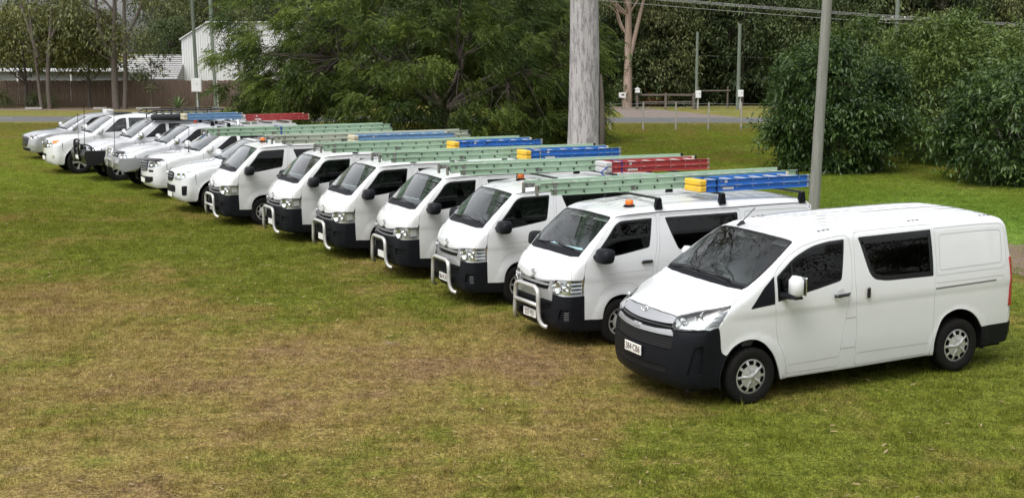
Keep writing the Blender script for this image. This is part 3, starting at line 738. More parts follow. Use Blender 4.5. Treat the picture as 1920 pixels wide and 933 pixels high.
# ---------------------------------------------------------------- trees
def leaf_mat(name, dark, light, trans=.3, rough=.55, spec=.35):
    m = bpy.data.materials.new(name); m.use_nodes = True; g = NG(m); b = g.n['Principled BSDF']; b.inputs['Roughness'].default_value = rough; b.inputs['Specular IOR Level'].default_value = spec
    at = g.new('ShaderNodeAttribute', attribute_name='rnd'); oi = g.new('ShaderNodeObjectInfo')
    f = g.math('ADD', at.outputs['Fac'], g.math('MULTIPLY', g.math('SUBTRACT', oi.outputs['Random'], .5), .5), True)
    c = g.mix(f, dark, light); g.link(c, b.inputs['Base Color'])
    tl = g.new('ShaderNodeBsdfTranslucent'); g.link(c, tl.inputs[0]); mx = g.new('ShaderNodeMixShader'); mx.inputs[0].default_value = trans
    g.link(b.outputs[0], mx.inputs[1]); g.link(tl.outputs[0], mx.inputs[2]); g.link(mx.outputs[0], g.n['Material Output'].inputs[0]); return m
def unit(v): return v / (np.linalg.norm(v, axis=-1, keepdims=True) + 1e-9)
def leaves(P, D, L, W, rg, droop=.25, up=None):
    """leaf blades from base points P along D: two bent triangles each"""
    n = len(P); D = unit(D); u = np.tile([0, 0, 1.], (n, 1)) + rg.normal(0, .45, (n, 3)) if up is None else up
    s = unit(np.cross(D, u)); L = np.broadcast_to(L, n)[:, None]; W = np.broadcast_to(W, n)[:, None]; nn = np.cross(s, D)
    mid = P + D * L * .5 + nn * L * .06
    V = np.stack([P, mid - s * W / 2, P + D * L + np.array([0, 0, -1]) * L * droop, mid + s * W / 2], 1).reshape(-1, 3)
    k = np.arange(n) * 4; F = np.concatenate([np.stack([k, k + 1, k + 2], 1), np.stack([k, k + 2, k + 3], 1)])
    return V, F
def lumpy(dirs, rg, k=7, amp=.22):
    r = np.ones(len(dirs))
    for _ in range(k):
        a = unit(rg.normal(size=3)); r += amp * np.maximum(0, dirs @ a) ** 6 * rg.uniform(-.6, 1)
    for _ in range(k * 2):
        a = unit(rg.normal(size=3)); r += amp * .7 * np.maximum(0, dirs @ a) ** 24 * rg.uniform(-.5, 1)
    return r
BARK_G = mat('smooth_grey_gum_bark', (.42, .40, .41), .85, noise=(1.0, (.24, .22, .23), .05, (10, 10, 1.7)), bump=(9, .8))
_g = NG(BARK_G); _b = _g.n['Principled BSDF']; _tc = _g.new('ShaderNodeTexCoord'); _mp = _g.new('ShaderNodeMapping'); _g.link(_tc.outputs['Object'], _mp.inputs[0]); _mp.inputs['Scale'].default_value = (6, 6, 1.6)
_sp = _g.rng(_g.noise(_mp.outputs[0], 3.2, 3, .5), .66, .72); _old = _b.inputs['Base Color'].links[0].from_socket; _m2 = _g.new('ShaderNodeMapping'); _g.link(_tc.outputs['Object'], _m2.inputs[0]); _m2.inputs['Scale'].default_value = (13, 13, 2.2)
_fl = _g.rng(_g.noise(_m2.outputs[0], 2.0, 6, .7), .50, .56); _c2 = _g.mix(_g.math('MULTIPLY', _fl, .6), _old, (.50, .48, .49)); _g.link(_g.mix(_sp, _c2, (.09, .065, .06)), _b.inputs['Base Color'])     # pale flakes of shedding bark
BARK_P = mat('pale_pink_bark', (.34, .26, .215), .85, noise=(2.5, (.24, .17, .13), .2, (3, 3, .5)), bump=(8, .5))
BARK_D = mat('dark_rough_bark', (.055, .043, .035), .95, noise=(4, (.10, .08, .065), .25, (4, 4, .6)), bump=(14, 1.))
BARK_M = mat('brown_grey_bark', (.085, .07, .058), .95, noise=(4, (.135, .115, .098), .25, (4, 4, .6)), bump=(14, 1.))
LF_JAC = leaf_mat('feathery_leaf', (.014, .038, .009), (.18, .24, .045), .35)
LF_SHRUB = leaf_mat('glossy_shrub_leaf', (.008, .025, .007), (.105, .18, .042), .25, .42, .45)
LF_SHRUB2 = leaf_mat('bright_shrub_leaf', (.030, .066, .012), (.205, .275, .06), .3, .42, .45)
LF_SHRUB3 = leaf_mat('mid_green_shrub_leaf', (.012, .036, .009), (.125, .20, .045), .28, .42, .45)
LF_GUM = leaf_mat('olive_gum_leaf', (.045, .064, .024), (.215, .225, .088), .3)
LF_DARK = leaf_mat('dark_forest_leaf', (.024, .046, .015), (.15, .185, .064), .3)
LF_YEL = leaf_mat('yellow_green_leaf', (.07, .085, .02), (.25, .24, .065), .3)
LF_RUST = leaf_mat('rusty_leaf', (.16, .06, .015), (.35, .15, .03), .3)

def limb(b, p, q, r0, r1, rg, n=6, wob=.12):
    p, q = np.array(p, float), np.array(q, float); L = np.linalg.norm(q - p); pts = []
    o1 = rg.normal(0, wob * L * .35, 3); o2 = rg.normal(0, wob * L * .25, 3)
    for i in range(n + 1):
        t = i / n; pts.append(p + (q - p) * t + o1 * math.sin(math.pi * t) + o2 * math.sin(2 * math.pi * t))
    b.tube([tuple(x) for x in pts], [r0 + (r1 - r0) * i / n for i in range(n + 1)], 8); return pts

def make_gum(name, rg, h, spread, trunk_r, base, nclus, per, leafL, leafW, LM, BM, fork=None, parent_name=None, lean=(0, 0), crown_r=None, droop=.5, splitz=None):
    """trunk with limbs; leaf clumps gathered at the limb ends"""
    root = empty(name); b = MB(); top = np.array([lean[0] * h, lean[1] * h, h * .72])
    tr = limb(b, (0, 0, -.15), top, trunk_r, trunk_r * .35, rg, 9, .04)
    C = []
    for i in range(nclus):
        t = rg.uniform(base, 1); a = rg.uniform(0, 6.283); k = tr[min(9, int(t * 9))]
        zc = base * h * .72 + (h - base * h * .72) * rg.random() ** .8
        rr = spread * (.35 + .65 * math.sin(math.pi * min(1, max(.08, (zc / h - base * .6) / (1.05 - base * .6))))) * rg.uniform(.35, 1)
        c = np.array([top[0] * zc / h + rr * math.cos(a), top[1] * zc / h + rr * math.sin(a), zc]); C.append(c)
        if i % 3 == 0:
            j = min(8, max(1, int(9 * min(1, max(0, (zc - rr * .7)) / (h * .72))))); limb(b, tr[j], c, trunk_r * .28, trunk_r * .05, rg, 5, .16)
    b.build('trunk', BM, root, angle=60)
    C = np.array(C); cr = crown_r or spread * .30
    ci = rg.integers(0, nclus, nclus * per); d = unit(rg.normal(size=(len(ci), 3))); d[:, 2] *= .75; P = C[ci] + d * (cr * rg.uniform(.25, 1, len(ci)) ** .6)[:, None]
    D = unit(d + np.array([0, 0, -droop]) + rg.normal(0, .4, d.shape))
    V, F = leaves(P, D, leafL * rg.uniform(.7, 1.3, len(P)), leafW * rg.uniform(.7, 1.3, len(P)), rg)
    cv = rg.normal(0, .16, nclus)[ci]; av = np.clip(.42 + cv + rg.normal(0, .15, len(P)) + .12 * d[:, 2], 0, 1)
    fast_mesh('crown', V, F, LM, root, np.repeat(av, 4))
    return root

def make_shrub(name, rg, rx, ry, h, nbr, LM, leafL, leafW, seed_lump=.28, low=.05, trunk=True, per=9, zc=.46):
    """rounded leafy shrub down to the ground: branchlets carrying alternate leaves"""
    root = empty(name); b = MB()
    if trunk:
        for i in range(7):
            a = rg.uniform(0, 6.28); limb(b, (rg.normal(0, .12), rg.normal(0, .12), -.1), (rx * .6 * math.cos(a), ry * .6 * math.sin(a), h * rg.uniform(.45, .85)), .06, .015, rg, 5, .12)
        b.build('stem', BARK_M, root, angle=60)
    nl = max(8, int(nbr / 42)); ld = unit(rg.normal(size=(nl, 3))); LC = ld * (lumpy(ld, rg, 10, seed_lump) * rg.uniform(.55, .92, nl))[:, None] * np.array([rx, ry, h * (1 - zc)]); LC[:, 2] += h * zc
    lr = rg.uniform(.13, .30, nl) * (rx + ry) / 2; tone = rg.normal(0, .13, nl)
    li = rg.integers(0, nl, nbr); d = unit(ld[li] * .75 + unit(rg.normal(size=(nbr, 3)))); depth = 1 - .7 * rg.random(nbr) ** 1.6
    C = LC[li] + d * (lr[li] * depth)[:, None] * np.array([1, 1, .85]); C[:, 2] = np.where(C[:, 2] < low, low + rg.random(nbr) * .3, C[:, 2])
    out = unit(d * np.array([1, 1, .6]) + np.array([0, 0, .18]) + rg.normal(0, .35, d.shape)); bl = rg.uniform(.3, .95, nbr)
    P = []; D = []; A = []
    sd = unit(np.cross(out, rg.normal(size=out.shape)))
    sh = rg.normal(.40, .10, nbr) + .30 * (depth - .8) + tone[li]  # deeper leaves darker: the bush's inner shade is put into their tone
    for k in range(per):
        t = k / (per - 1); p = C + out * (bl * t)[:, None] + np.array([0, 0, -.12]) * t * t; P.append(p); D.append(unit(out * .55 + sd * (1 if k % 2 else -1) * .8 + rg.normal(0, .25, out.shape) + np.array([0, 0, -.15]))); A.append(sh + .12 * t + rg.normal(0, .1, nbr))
    P = np.concatenate(P); D = np.concatenate(D); A = np.clip(np.concatenate(A), 0, 1)
    V, F = leaves(P, D, leafL * rg.uniform(.7, 1.25, len(P)), leafW * rg.uniform(.7, 1.2, len(P)), rg, .2)
    fast_mesh('crown', V, F, LM, root, np.repeat(A, 4)); return root

def make_feathery(name, rg, rx, ry, h, ncl, nfr, trunk_at, LM):
    """broad spreading tree with layered feathery compound leaves hanging almost to the ground"""
    root = empty(name); b = MB()
    fork = np.array([trunk_at[0], trunk_at[1], 1.3]); limb(b, (trunk_at[0] + .5, trunk_at[1], -.15), fork, .34, .26, rg, 4, .05)
    d = unit(rg.normal(size=(ncl, 3))); d[:, 2] = np.abs(d[:, 2]) * 1.25 - .62; d = unit(d); C = d * lumpy(d, rg, 10, .18)[:, None] * (1 - .55 * rg.random(ncl) ** 1.5)[:, None] * np.array([rx, ry, h * .62]); C[:, 2] += h * .42
    C[:, 2] = np.maximum(C[:, 2], .40 + .9 * rg.random(ncl) ** 1.4); k = ncl // 5; a_ = rg.uniform(0, 6.283, k); q_ = rg.uniform(.55, .98, k); C[:k] = np.stack([rx * q_ * np.cos(a_), ry * q_ * np.sin(a_), rg.uniform(.25, 1.5, k)], 1)
    mains = []
    for i in range(9):
        a = 6.283 * i / 9 + rg.normal(0, .2); q = fork + np.array([rx * .62 * math.cos(a), ry * .62 * math.sin(a), h * rg.uniform(.18, .5)]); mains.append(limb(b, fork, q, .17, .05, rg, 6, .12))
    mp = np.array([p for m_ in mains for p in m_[2:]])
    for i in range(0, ncl, 2):
        j = np.argmin(np.linalg.norm(mp - C[i], axis=1)); limb(b, mp[j], C[i], .035, .008, rg, 4, .12)
    b.build('trunk', BARK_D, root, angle=60)
    # fronds: a rachis with paired feather leaflets
    ci = rg.integers(0, ncl, nfr); co = unit(C - np.array([0, 0, h * .35])); out = unit(co[ci] * np.array([1, 1, .5]) * .9 + rg.normal(0, .60, (nfr, 3)) * np.array([1, 1, .7]) + np.array([0, -.15, -.05]))
    B = C[ci] + rg.normal(0, .29, (nfr, 3)) * np.array([1, 1, .5]); L = rg.uniform(.42, .72, nfr); sd = unit(np.cross(out, np.tile([0, 0, 1.], (nfr, 1)) + rg.normal(0, .45, (nfr, 3))))
    P = []; D = []; LL = []; A = []; base = np.clip(.36 + rg.normal(0, .24, ncl)[ci] + rg.normal(0, .09, nfr), 0, 1)
    for k in range(7):
        t = (k + .6) / 7.; c = B + out * (L * t)[:, None] + np.array([0, 0, -.5]) * (L * t * t)[:, None]
        for s in (-1, 1):
            P.append(c); D.append(sd * s + out * .6 + np.array([0, 0, -.28])); LL.append(L * .33 * math.sin(math.pi * (.18 + .72 * t))); A.append(base + .05 * s + .22 * (t - .5))
    P = np.concatenate(P); D = np.concatenate(D); LL = np.concatenate(LL); A = np.clip(np.concatenate(A), 0, 1)
    V, F = leaves(P, D, LL, LL * .0 + .045, rg, .22, up=np.tile([0, 0, 1.], (len(P), 1)) + rg.normal(0, .35, (len(P), 3)))
    fast_mesh('crown', V, F, LM, root, np.repeat(A, 4)); return root

# broad feathery tree in the middle
rg = np.random.default_rng(5)
t = make_feathery('jacaranda_tree', rg, 8.3, 4.4, 8.8, 500, 15500, (1.2, 0), LF_JAC); t.location = (-4.2, 57.5, .06); tag(t, 'broad dark green tree with feathery leaves behind the ladders', 'tree')
# big smooth-barked gum, only its trunk in view
rg = np.random.default_rng(8)
root = empty('gum_tree'); tag(root, 'huge pale grey gum tree trunk standing behind the vans', 'tree'); prof = []
n, K = 36, 26; V = []; F = []
for i in range(K + 1):
    z = -.2 + 11.2 * i / K; r = .53 + .13 * math.exp(-(z + .2) / .6) - .012 * z
    for j in range(n):
        a = 2 * math.pi * j / n; rr = r * (1 + .03 * math.sin(3 * a + z * .5) + .018 * math.sin(7 * a - z * 1.1) + (.05 * math.exp(-z / .8) if z > 0 else .05) * math.sin(5 * a)); V.append((rr * math.cos(a) - .006 * z, rr * math.sin(a), z))
for i in range(K):
    for j in range(n): F.append((i * n + j, i * n + (j + 1) % n, (i + 1) * n + (j + 1) % n, (i + 1) * n + j))
fast_mesh('trunk', V, F, BARK_G, root, smooth=True)
b = MB()
for q in ((3, .5, 15), (-3.2, -.4, 15.5), (.5, 2.5, 16)): limb(b, (0, 0, 10.6), q, .35, .12, rg, 6, .08)
b.build('limb', BARK_G, root, angle=60)
NL = 24000; C = np.array([(rg.uniform(-15, 11), rg.uniform(-11, 11), rg.uniform(13.5, 27)) for _ in range(300)]); ci = rg.integers(0, 300, NL); dd = unit(rg.normal(size=(NL, 3))); Pp = C[ci] + dd * rg.uniform(.2, 1.3, NL)[:, None]
V, F = leaves(Pp, dd + [0, 0, -.6], .30 * rg.uniform(.7, 1.3, NL), .09, rg); fast_mesh('crown', V, F, LF_GUM, root, np.repeat(np.clip(rg.normal(.45, .18, NL), 0, 1), 4))
b = MB()
for i in range(0, 300, 4): limb(b, (rg.uniform(-2, 2), rg.uniform(-2, 2), rg.uniform(10.6, 14)), C[i], .10, .02, rg, 6, .12)
b.build('branch', BARK_M, root, angle=60)
MB().tube([(.57, -.12, -.1), (.60, -.12, 1.5), (.57, -.1, 2.6), (.54, -.05, 3.2)], [.10, .10, .07, .03], 8).build('peeling_bark', BARK_M, root, smooth=True)
root.location = (2.39, 44, .06)
# dense shrubs on the right
for i, (x, y, rx, ry, h, nb, LM, lab) in enumerate(((10.8, 44.2, 2.05, 2.0, 4.35, 3600, LF_SHRUB, 'rounded dark green shrub right of the timber pole'), (15.4, 40.2, 2.1, 2.3, 3.4, 2800, LF_SHRUB3, 'low mid-green shrub at the right edge in front of the taller one'),
                                                    (16.4, 48.0, 3.5, 2.8, 5.3, 4200, LF_SHRUB2, 'tall bright green shrub behind the low one at the right edge'), (14.6, 54.5, 2.4, 2.0, 4.6, 1900, LF_SHRUB2, 'bright green shrub wedged between the two dark ones'))):
    s = make_shrub('shrub', np.random.default_rng(20 + i), rx, ry, h, nb, LM, .17, .075); s.location = (x, y, .06); tag(s, lab, 'shrub', 'shrubs along the right side')
# trees one can tell apart along the road
rg = np.random.default_rng(31)
T_ = [('twin-trunked grey gum rising in front of the paling fence', 'gum_tree', (-26.3, 88.3), dict(h=13, spread=4.6, trunk_r=.26, base=.46, nclus=60, per=100, leafL=.27, leafW=.12, LM=LF_GUM, BM=BARK_M, lean=(.015, 0))),
      ('slim grey gum sapling left of the twin-trunked gum by the fence', 'gum_tree', (-31.3, 88.4), dict(h=12, spread=3.8, trunk_r=.13, base=.46, nclus=36, per=90, leafL=.27, leafW=.12, LM=LF_GUM, BM=BARK_M, lean=(-.06, 0))),
      ('leafy olive tree overhanging the paling fence at the far left', 'tree', (-33.5, 91.5), dict(h=6.4, spread=4.6, trunk_r=.14, base=.62, nclus=90, per=110, leafL=.24, leafW=.12, LM=LF_YEL, BM=BARK_M)),
      ('small tree with sparse round leaves in front of the tiled roof', 'tree', (-24.0, 88.6), dict(h=4.4, spread=1.5, trunk_r=.07, base=.35, nclus=26, per=40, leafL=.16, leafW=.1, LM=LF_GUM, BM=BARK_M)),
      ('sparse spindly tree in front of the white shed wall', 'tree', (-18.6, 90.5), dict(h=6.2, spread=2.0, trunk_r=.07, base=.3, nclus=52, per=42, leafL=.16, leafW=.1, LM=LF_GUM, BM=BARK_M)),
      ('pale pink forked gum trunk behind the timber rail fence', 'gum_tree', (7.9, 91.0), dict(h=15, spread=3.6, trunk_r=.34, base=.5, nclus=60, per=70, leafL=.24, leafW=.085, LM=LF_GUM, BM=BARK_P, lean=(.004, 0))),
      ('dark straight trunk beside the left meter box pole', 'gum_tree', (12.6, 94.5), dict(h=15, spread=4.0, trunk_r=.24, base=.4, nclus=70, per=80, leafL=.24, leafW=.085, LM=LF_DARK, BM=BARK_D)),
      ('dark trunk midway between the two meter box poles', 'gum_tree', (13.9, 96.5), dict(h=15, spread=4.0, trunk_r=.22, base=.4, nclus=70, per=80, leafL=.24, leafW=.085, LM=LF_DARK, BM=BARK_D, lean=(.01, 0))),
      ('bushy yellow-green tree overhanging the fence between the two left gums', 'tree', (-28.9, 91.0), dict(h=6.2, spread=3.2, trunk_r=.12, base=.62, nclus=80, per=100, leafL=.24, leafW=.12, LM=LF_YEL, BM=BARK_M))]
for lab, nm, (x, y), k in T_:
    o = make_gum(nm, rg, **k); o.location = (x, y, .06); tag(o, lab, 'tree', 'trees along the far side of the road')
    if 'twin' in lab or 'forked' in lab:
        b = MB(); r_ = k['trunk_r']
        if 'twin' in lab:
            limb(b, (.55, 0, -.1), (.9, .2, 9), .17, .09, rg, 7, .03); limb(b, (-.1, 0, 3.4), (-1.6, .2, 9), .15, .07, rg, 6, .04); limb(b, (.6, 0, 4.2), (2.6, .3, 8.5), .12, .05, rg, 6, .05)
        else: limb(b, (.05, 0, 3.0), (1.1, .1, 7.5), .2, .1, rg, 6, .05)
        b.build('second_trunk', k['BM'], o, angle=60)
    else: pass
# the wood behind: uncountable mass
rg = np.random.default_rng(77); PR = []
def as_proto(root):
    """join a tree's meshes into one piece for scattering"""
    ms = [c for c in root.children]; me = bpy.data.meshes.new('wood_piece'); V = []; F = []; A = []; mi = []; mats = []
    for c in ms:
        k = sum(len(v) for v in V); vv = np.zeros(len(c.data.vertices) * 3); c.data.vertices.foreach_get('co', vv); V.append(vv.reshape(-1, 3))
        c.data.calc_loop_triangles(); tt = np.zeros(len(c.data.loop_triangles) * 3, np.int32); c.data.loop_triangles.foreach_get('vertices', tt); F.append(tt.reshape(-1, 3) + k)
        if 'rnd' in c.data.attributes: a = np.zeros(len(c.data.vertices), np.float32); c.data.attributes['rnd'].data.foreach_get('value', a)
        else: a = np.full(len(c.data.vertices), .5, np.float32)
        A.append(a); mi.append(np.full(len(F[-1]), len(mats))); mats.append(c.data.materials[0])
    o = fast_mesh('wood_piece', np.concatenate(V), np.concatenate(F), None, None, np.concatenate(A))
    for m_ in mats: o.data.materials.append(m_)
    o.data.polygons.foreach_set('material_index', np.concatenate(mi).astype(np.int32))
    for c in ms: bpy.data.objects.remove(c)
    bpy.data.objects.remove(root); return o
for k in range(8):
    r2 = np.random.default_rng(100 + k)
    if k < 3: PR.append(as_proto(make_gum('w', r2, h=13 + k, spread=3.6, trunk_r=.2, base=.28, nclus=80, per=80, leafL=.26, leafW=.095, LM=(LF_DARK, LF_GUM, LF_DARK)[k], BM=(BARK_D, BARK_M, BARK_M)[k])))
    elif k < 6: PR.append(as_proto(make_shrub('w', r2, 2.2, 2.0, 4.2, 900, (LF_DARK, LF_DARK, LF_YEL)[k - 3], .26, .12, per=7)))
    else: PR.append(as_proto(make_gum('w', r2, h=8.5, spread=2.8, trunk_r=.1, base=.12, nclus=80, per=80, leafL=.24, leafW=.10, LM=(LF_DARK, LF_GUM)[k - 6], BM=BARK_M)))
P = []; I = []
for _ in range(420):
    x = rg.uniform(-58, 60); y = rg.uniform(96, 150)
    if -46 < x * 105 / y < -10 and y < 118: continue
    if x * 100 / y < -37 or (x * 100 / y < -27 and (rg.random() < .72 or y > 135)): continue
    k = int(rg.choice(8, p=[.14, .12, .14, .13, .13, .05, .16, .13])); P.append((x, y, .0 if x > -10 else -.3)); I.append(int(rg.choice([1, 7, 5])) if x * 100 / y < -27 else k)
for _ in range(75):                                     # understorey along the wood's edge
    x = rg.uniform(4, 44); y = rg.uniform(92.5, 98); P.append((x, y, .0)); I.append(int(rg.choice([3, 4, 3, 6, 7])))
for _ in range(30):
    x = rg.uniform(-14, 5); y = rg.uniform(92, 100); P.append((x, y, .0)); I.append(int(rg.choice([3, 4, 5, 6])))
n = len(P); s = rg.uniform(.75, 1.2, n)
scatter('woodland', P, np.c_[np.zeros(n), np.zeros(n), rg.uniform(0, 6.3, n)], np.stack([s * rg.uniform(.9, 1.15, n), s, s], 1), I, PR, 'dense mixed green woodland filling the background', cat='woodland')
# wooded rise behind
hv = []; hx = np.linspace(-160, 160, 65); hy = np.linspace(150, 260, 14)
for yy in hy:
    for xx in hx:
        e = 1 / (1 + math.exp(-(xx + 8) / 7)); hv.append((xx, yy, -1 + (2.0 + 14 * e) * math.sin(min(1, (yy - 150) / 60) * math.pi / 2) + rg.normal(0, .5)))
hf = [(j * 65 + i, j * 65 + i + 1, (j + 1) * 65 + i + 1, (j + 1) * 65 + i) for j in range(13) for i in range(64)]
hill = fast_mesh('hill', hv, hf, mat('wooded_hillside', (.035, .045, .022), .95, noise=(.35, (.085, .085, .05), .2), bump=(1.5, 1.)), smooth=True); tag(hill, kind='structure')
P = []; I = []
for _ in range(260):
    x = rg.uniform(-30, 75); y = rg.uniform(150, 205); e = 1 / (1 + math.exp(-(x + 8) / 7)); P.append((x, y, -1.4 + (3.0 + 13 * e) * math.sin(min(1, (y - 150) / 60) * math.pi / 2))); I.append(int(rg.choice([0, 1, 2, 6, 7])))
n = len(P); s = rg.uniform(.8, 1.2, n); PR2 = []
for p in PR: q = p.copy(); PR2.append(q); col.objects.link(q)
scatter('hillside_woodland', P, np.c_[np.zeros(n), np.zeros(n), rg.uniform(0, 6.3, n)], np.stack([s, s, s], 1), I, PR2, 'far trees covering the rise beyond the woodland', cat='woodland')
# ---------------------------------------------------------------- fences, poles, houses
TIMBER = mat('paling_timber', (.10, .066, .047), .95, noise=(2.5, (.165, .118, .088), .3, (6, 1, .6)), bump=(20, .6))
POLEW = mat('weathered_pole_timber', (.155, .155, .135), .9, noise=(3, (.25, .25, .225), .2, (5, 5, .35)), bump=(22, .7))
POLEG = mat('green_treated_pole', (.10, .125, .10), .9, noise=(3, (.16, .185, .15), .25, (5, 5, .35)), bump=(20, .5))
BOXW = mat('white_meter_box', (.62, .63, .62), .45)
SHEDW = mat('white_shed_sheeting', (.66, .67, .68), .5, noise=(.5, (.56, .57, .58), .2))
TILE = mat('grey_roof_tiles', (.26, .255, .26), .8, noise=(2, (.34, .335, .34), .3))
WIRE = mat('fence_wire', (.30, .30, .29), .5, .6)
rg = np.random.default_rng(3)
# paling fence
A0, A1 = np.array((-60., 91.2)), np.array((-16.5, 92.6)); Ln = np.linalg.norm(A1 - A0); u = (A1 - A0) / Ln; nrm_ = np.array((-u[1], u[0]))
fr = empty('paling_fence', (A0[0], A0[1], .06)); tag(fr, 'long brown timber paling fence beyond the road', 'fence')
V = []; F = []; d = 0
while d < Ln:
    w = rg.uniform(.095, .13); h = 1.80 + rg.normal(0, .02); o = rg.choice([0, .018]) + rg.normal(0, .004); p0 = u * d - nrm_ * o; p1 = u * (d + w - .006) - nrm_ * o; k = len(V)
    for q in (p0, p1):
        for e in (0, .016):
            for z in (0, h): V.append((q[0] - nrm_[0] * e, q[1] - nrm_[1] * e, z))
    F += [(k, k + 1, k + 5, k + 4), (k + 2, k + 6, k + 7, k + 3), (k, k + 2, k + 3, k + 1), (k + 4, k + 5, k + 7, k + 6), (k + 1, k + 3, k + 7, k + 5)]; d += w
p = fast_mesh('palings', V, np.array(F), TIMBER, fr); p['kind'] = 'stuff'
for z in (.35, 1.45): MB().box((u[0] * Ln / 2 + nrm_[0] * .05, u[1] * Ln / 2 + nrm_[1] * .05, z), (Ln, .04, .09), (0, 0, math.atan2(u[1], u[0]))).build('rail', TIMBER, fr)
for i in range(18): MB().box((u[0] * 2.5 * i + nrm_[0] * .1, u[1] * 2.5 * i + nrm_[1] * .1, .85), (.1, .1, 1.7)).build('post', TIMBER, fr)
# post and wire fence on the near side of the road
fr = empty('wire_fence', (4.9, 66.0, .06)); tag(fr, 'post and wire fence with grey posts beside the road', 'fence')
for i in range(-3, 9):
    x = i * 1.63; o = MB().box((x, .02 * i, .68), (.075, .075, 1.40), (rg.normal(0, .01), rg.normal(0, .012), 0), bev=.008).build('post', mat('grey_fence_post', (.25, .24, .215), .9, noise=(5, (.36, .345, .31), .3)), fr)
for z in (.35, .62, .9, 1.15, 1.3): MB().tube([(x, .012 * x + .04, z - .015 * math.sin(x * 1.93) ** 2) for x in np.linspace(-4.9, 13, 23)], .006, 5).build('wire', WIRE, fr)
# timber rail fence and mailbox beyond the road
fr = empty('rail_fence', (8.3, 88.2, .06)); tag(fr, 'dark timber rail fence with square posts beyond the road', 'fence')
for x in (0, 1.9, 3.75): MB().box((x, 0, .5), (.16, .16, 1.15), bev=.01).build('post', BARK_M, fr)
for z, h_ in ((.95, .13), (.48, .1)): MB().box((1.9, -.02, z), (3.9, .06, h_), bev=.01).build('rail', BARK_M, fr)
fr = empty('rail_fence', (12.6, 90.0, .06)); tag(fr, 'single grey log rail on posts between the meter box poles', 'fence')
for x in (0, 2.0): MB().tube([(x, 0, -.1), (x, 0, 1.45)], .06, 8).build('post', BARK_M, fr)
MB().tube([(-.2, -.05, 1.15), (2.2, -.05, 1.17)], .05, 8).build('rail', BARK_M, fr)
mbx = empty('mailbox', (8.3, 87.9, .06)); tag(mbx, 'white mailbox on the end post of the timber rail fence', 'mailbox')
MB().box((0, 0, 1.22), (.3, .4, .26), bev=.03).build('box', BOXW, mbx); MB().prism([(-.18, 1.34), (.18, 1.34), (0, 1.46)], -.22, .22).build('lid', SHEDW, mbx); MB().box((0, 0, .55), (.08, .08, 1.1)).build('post', BARK_M, mbx)
sg = empty('sign', (7.35, 88.6, .06)); tag(sg, 'small white notice board on a stake left of the mailbox', 'sign')
MB().box((0, 0, .92), (.46, .03, .34), bev=.005).build('board', BOXW, sg); MB().box((0, .04, .5), (.05, .05, 1.0)).build('stake', BARK_M, sg); MB().box((.04, -.018, .94), (.2, .006, .12)).build('lettering', BARK_D, sg)
# poles
def pole(x, y, r0, r1, h, lean, m, label, box=None, group='utility poles', conduit=False):
    o = empty('utility_pole', (x, y, .06)); tag(o, label, 'pole', group)
    MB().tube([(lean * z, 0, z) for z in np.linspace(-.2, h, 10)], [r0 + (r1 - r0) * i / 9 for i in range(10)], 14).build('shaft', m, o, angle=50)
    if box:
        b = MB().box((lean * box[0] + box[2], -r0 - .12, box[0]), (box[1], .22, box[1] * 1.35), bev=.015).build('meter_box', BOXW, o)
        MB().box((lean * box[0] + box[2], -r0 - .235, box[0]), (box[1] * .86, .012, box[1] * 1.18), bev=.004).build('box_door', SHEDW, b)
        MB().box((lean * box[0] + box[2] + .06, -r0 - .244, box[0] + .05), (.06, .008, .06)).build('box_label', BARK_D, b)
        MB().tube([(lean * .2 + box[2], -r0 - .06, 0), (lean * box[0] + box[2], -r0 - .06, box[0] - box[1] * .6)], .05, 8).build('conduit', GALV, o)
    if conduit: MB().tube([(lean * .1 + .16, -r0 - .05, 0), (lean * 5 + .14, -r0 - .05, 5.2)], .035, 8).build('conduit', GALV, o)
    return o
pole(7.47, 32.5, .138, .105, 9.5, .029, POLEW, 'thick weathered timber pole standing between the vans and the dark shrub')
pole(-20.9, 88.4, .13, .10, 8.2, -.022, POLEG, 'leaning grey pole with a large white meter box at the left', (1.60, .66, .05))
pole(-19.35, 87.0, .15, .12, 11, -.025, POLEG, 'tall pole with a silver conduit beside the feathery tree', conduit=True)
pole(12.25, 88.4, .10, .085, 5.05, .0, POLEG, 'slim pole with white meter box beside the log rail', (.98, .36, .1))
pole(15.0, 88.2, .13, .11, 5.6, .0, POLEG, 'green treated pole with white meter box nearest the dark shrub', (1.05, .34, .12))
o = pole(24.7, 86.2, .15, .13, 12, .008, POLEG, 'pale pole with a cross arm rising above the right shrubs'); MB().box((.05, -.16, 5.85), (2.3, .1, .11)).build('cross_arm', POLEW, o)
for i, x in enumerate((-1.0, -.35, .45, 1.05)): MB().lathe([(0, 0), (.05, 0), (.05, .08), (.03, .12), (0, .14)], 10, 'z', (x + .05, -.16, 5.905)).build('insulator', GALV, o)
for i, (z, dy) in enumerate(((6.55, 0), (6.5, .4), (6.45, .8), (6.1, .3))):
    pts = []
    for t in np.linspace(0, 1, 25): xx = -14 + 74 * t - 8.8; pts.append((xx + 8.8, 85.5 + dy, z + .72 - .082 * xx + .0005 * xx * xx))
    w_ = MB().tube(pts, .010, 5).build('power_line', mat('pale_power_cable', (.34, .34, .34), .5), None); tag(w_, ('highest of the overhead power lines above the wood', 'second highest of the overhead power lines above the wood', 'third highest of the overhead power lines above the wood', 'lowest of the four close overhead power lines')[i], 'power line', 'overhead power lines')
MBw = MB().tube([(x, 93.5, 3.75 - .02 * x + .25 * ((x - 20) / 14) ** 2) for x in np.linspace(6, 36, 18)], .016, 5).build('power_line', mat('power_cable', (.32, .32, .33), .5), None); tag(MBw, 'single low dark cable crossing behind the meter box poles', 'power line')
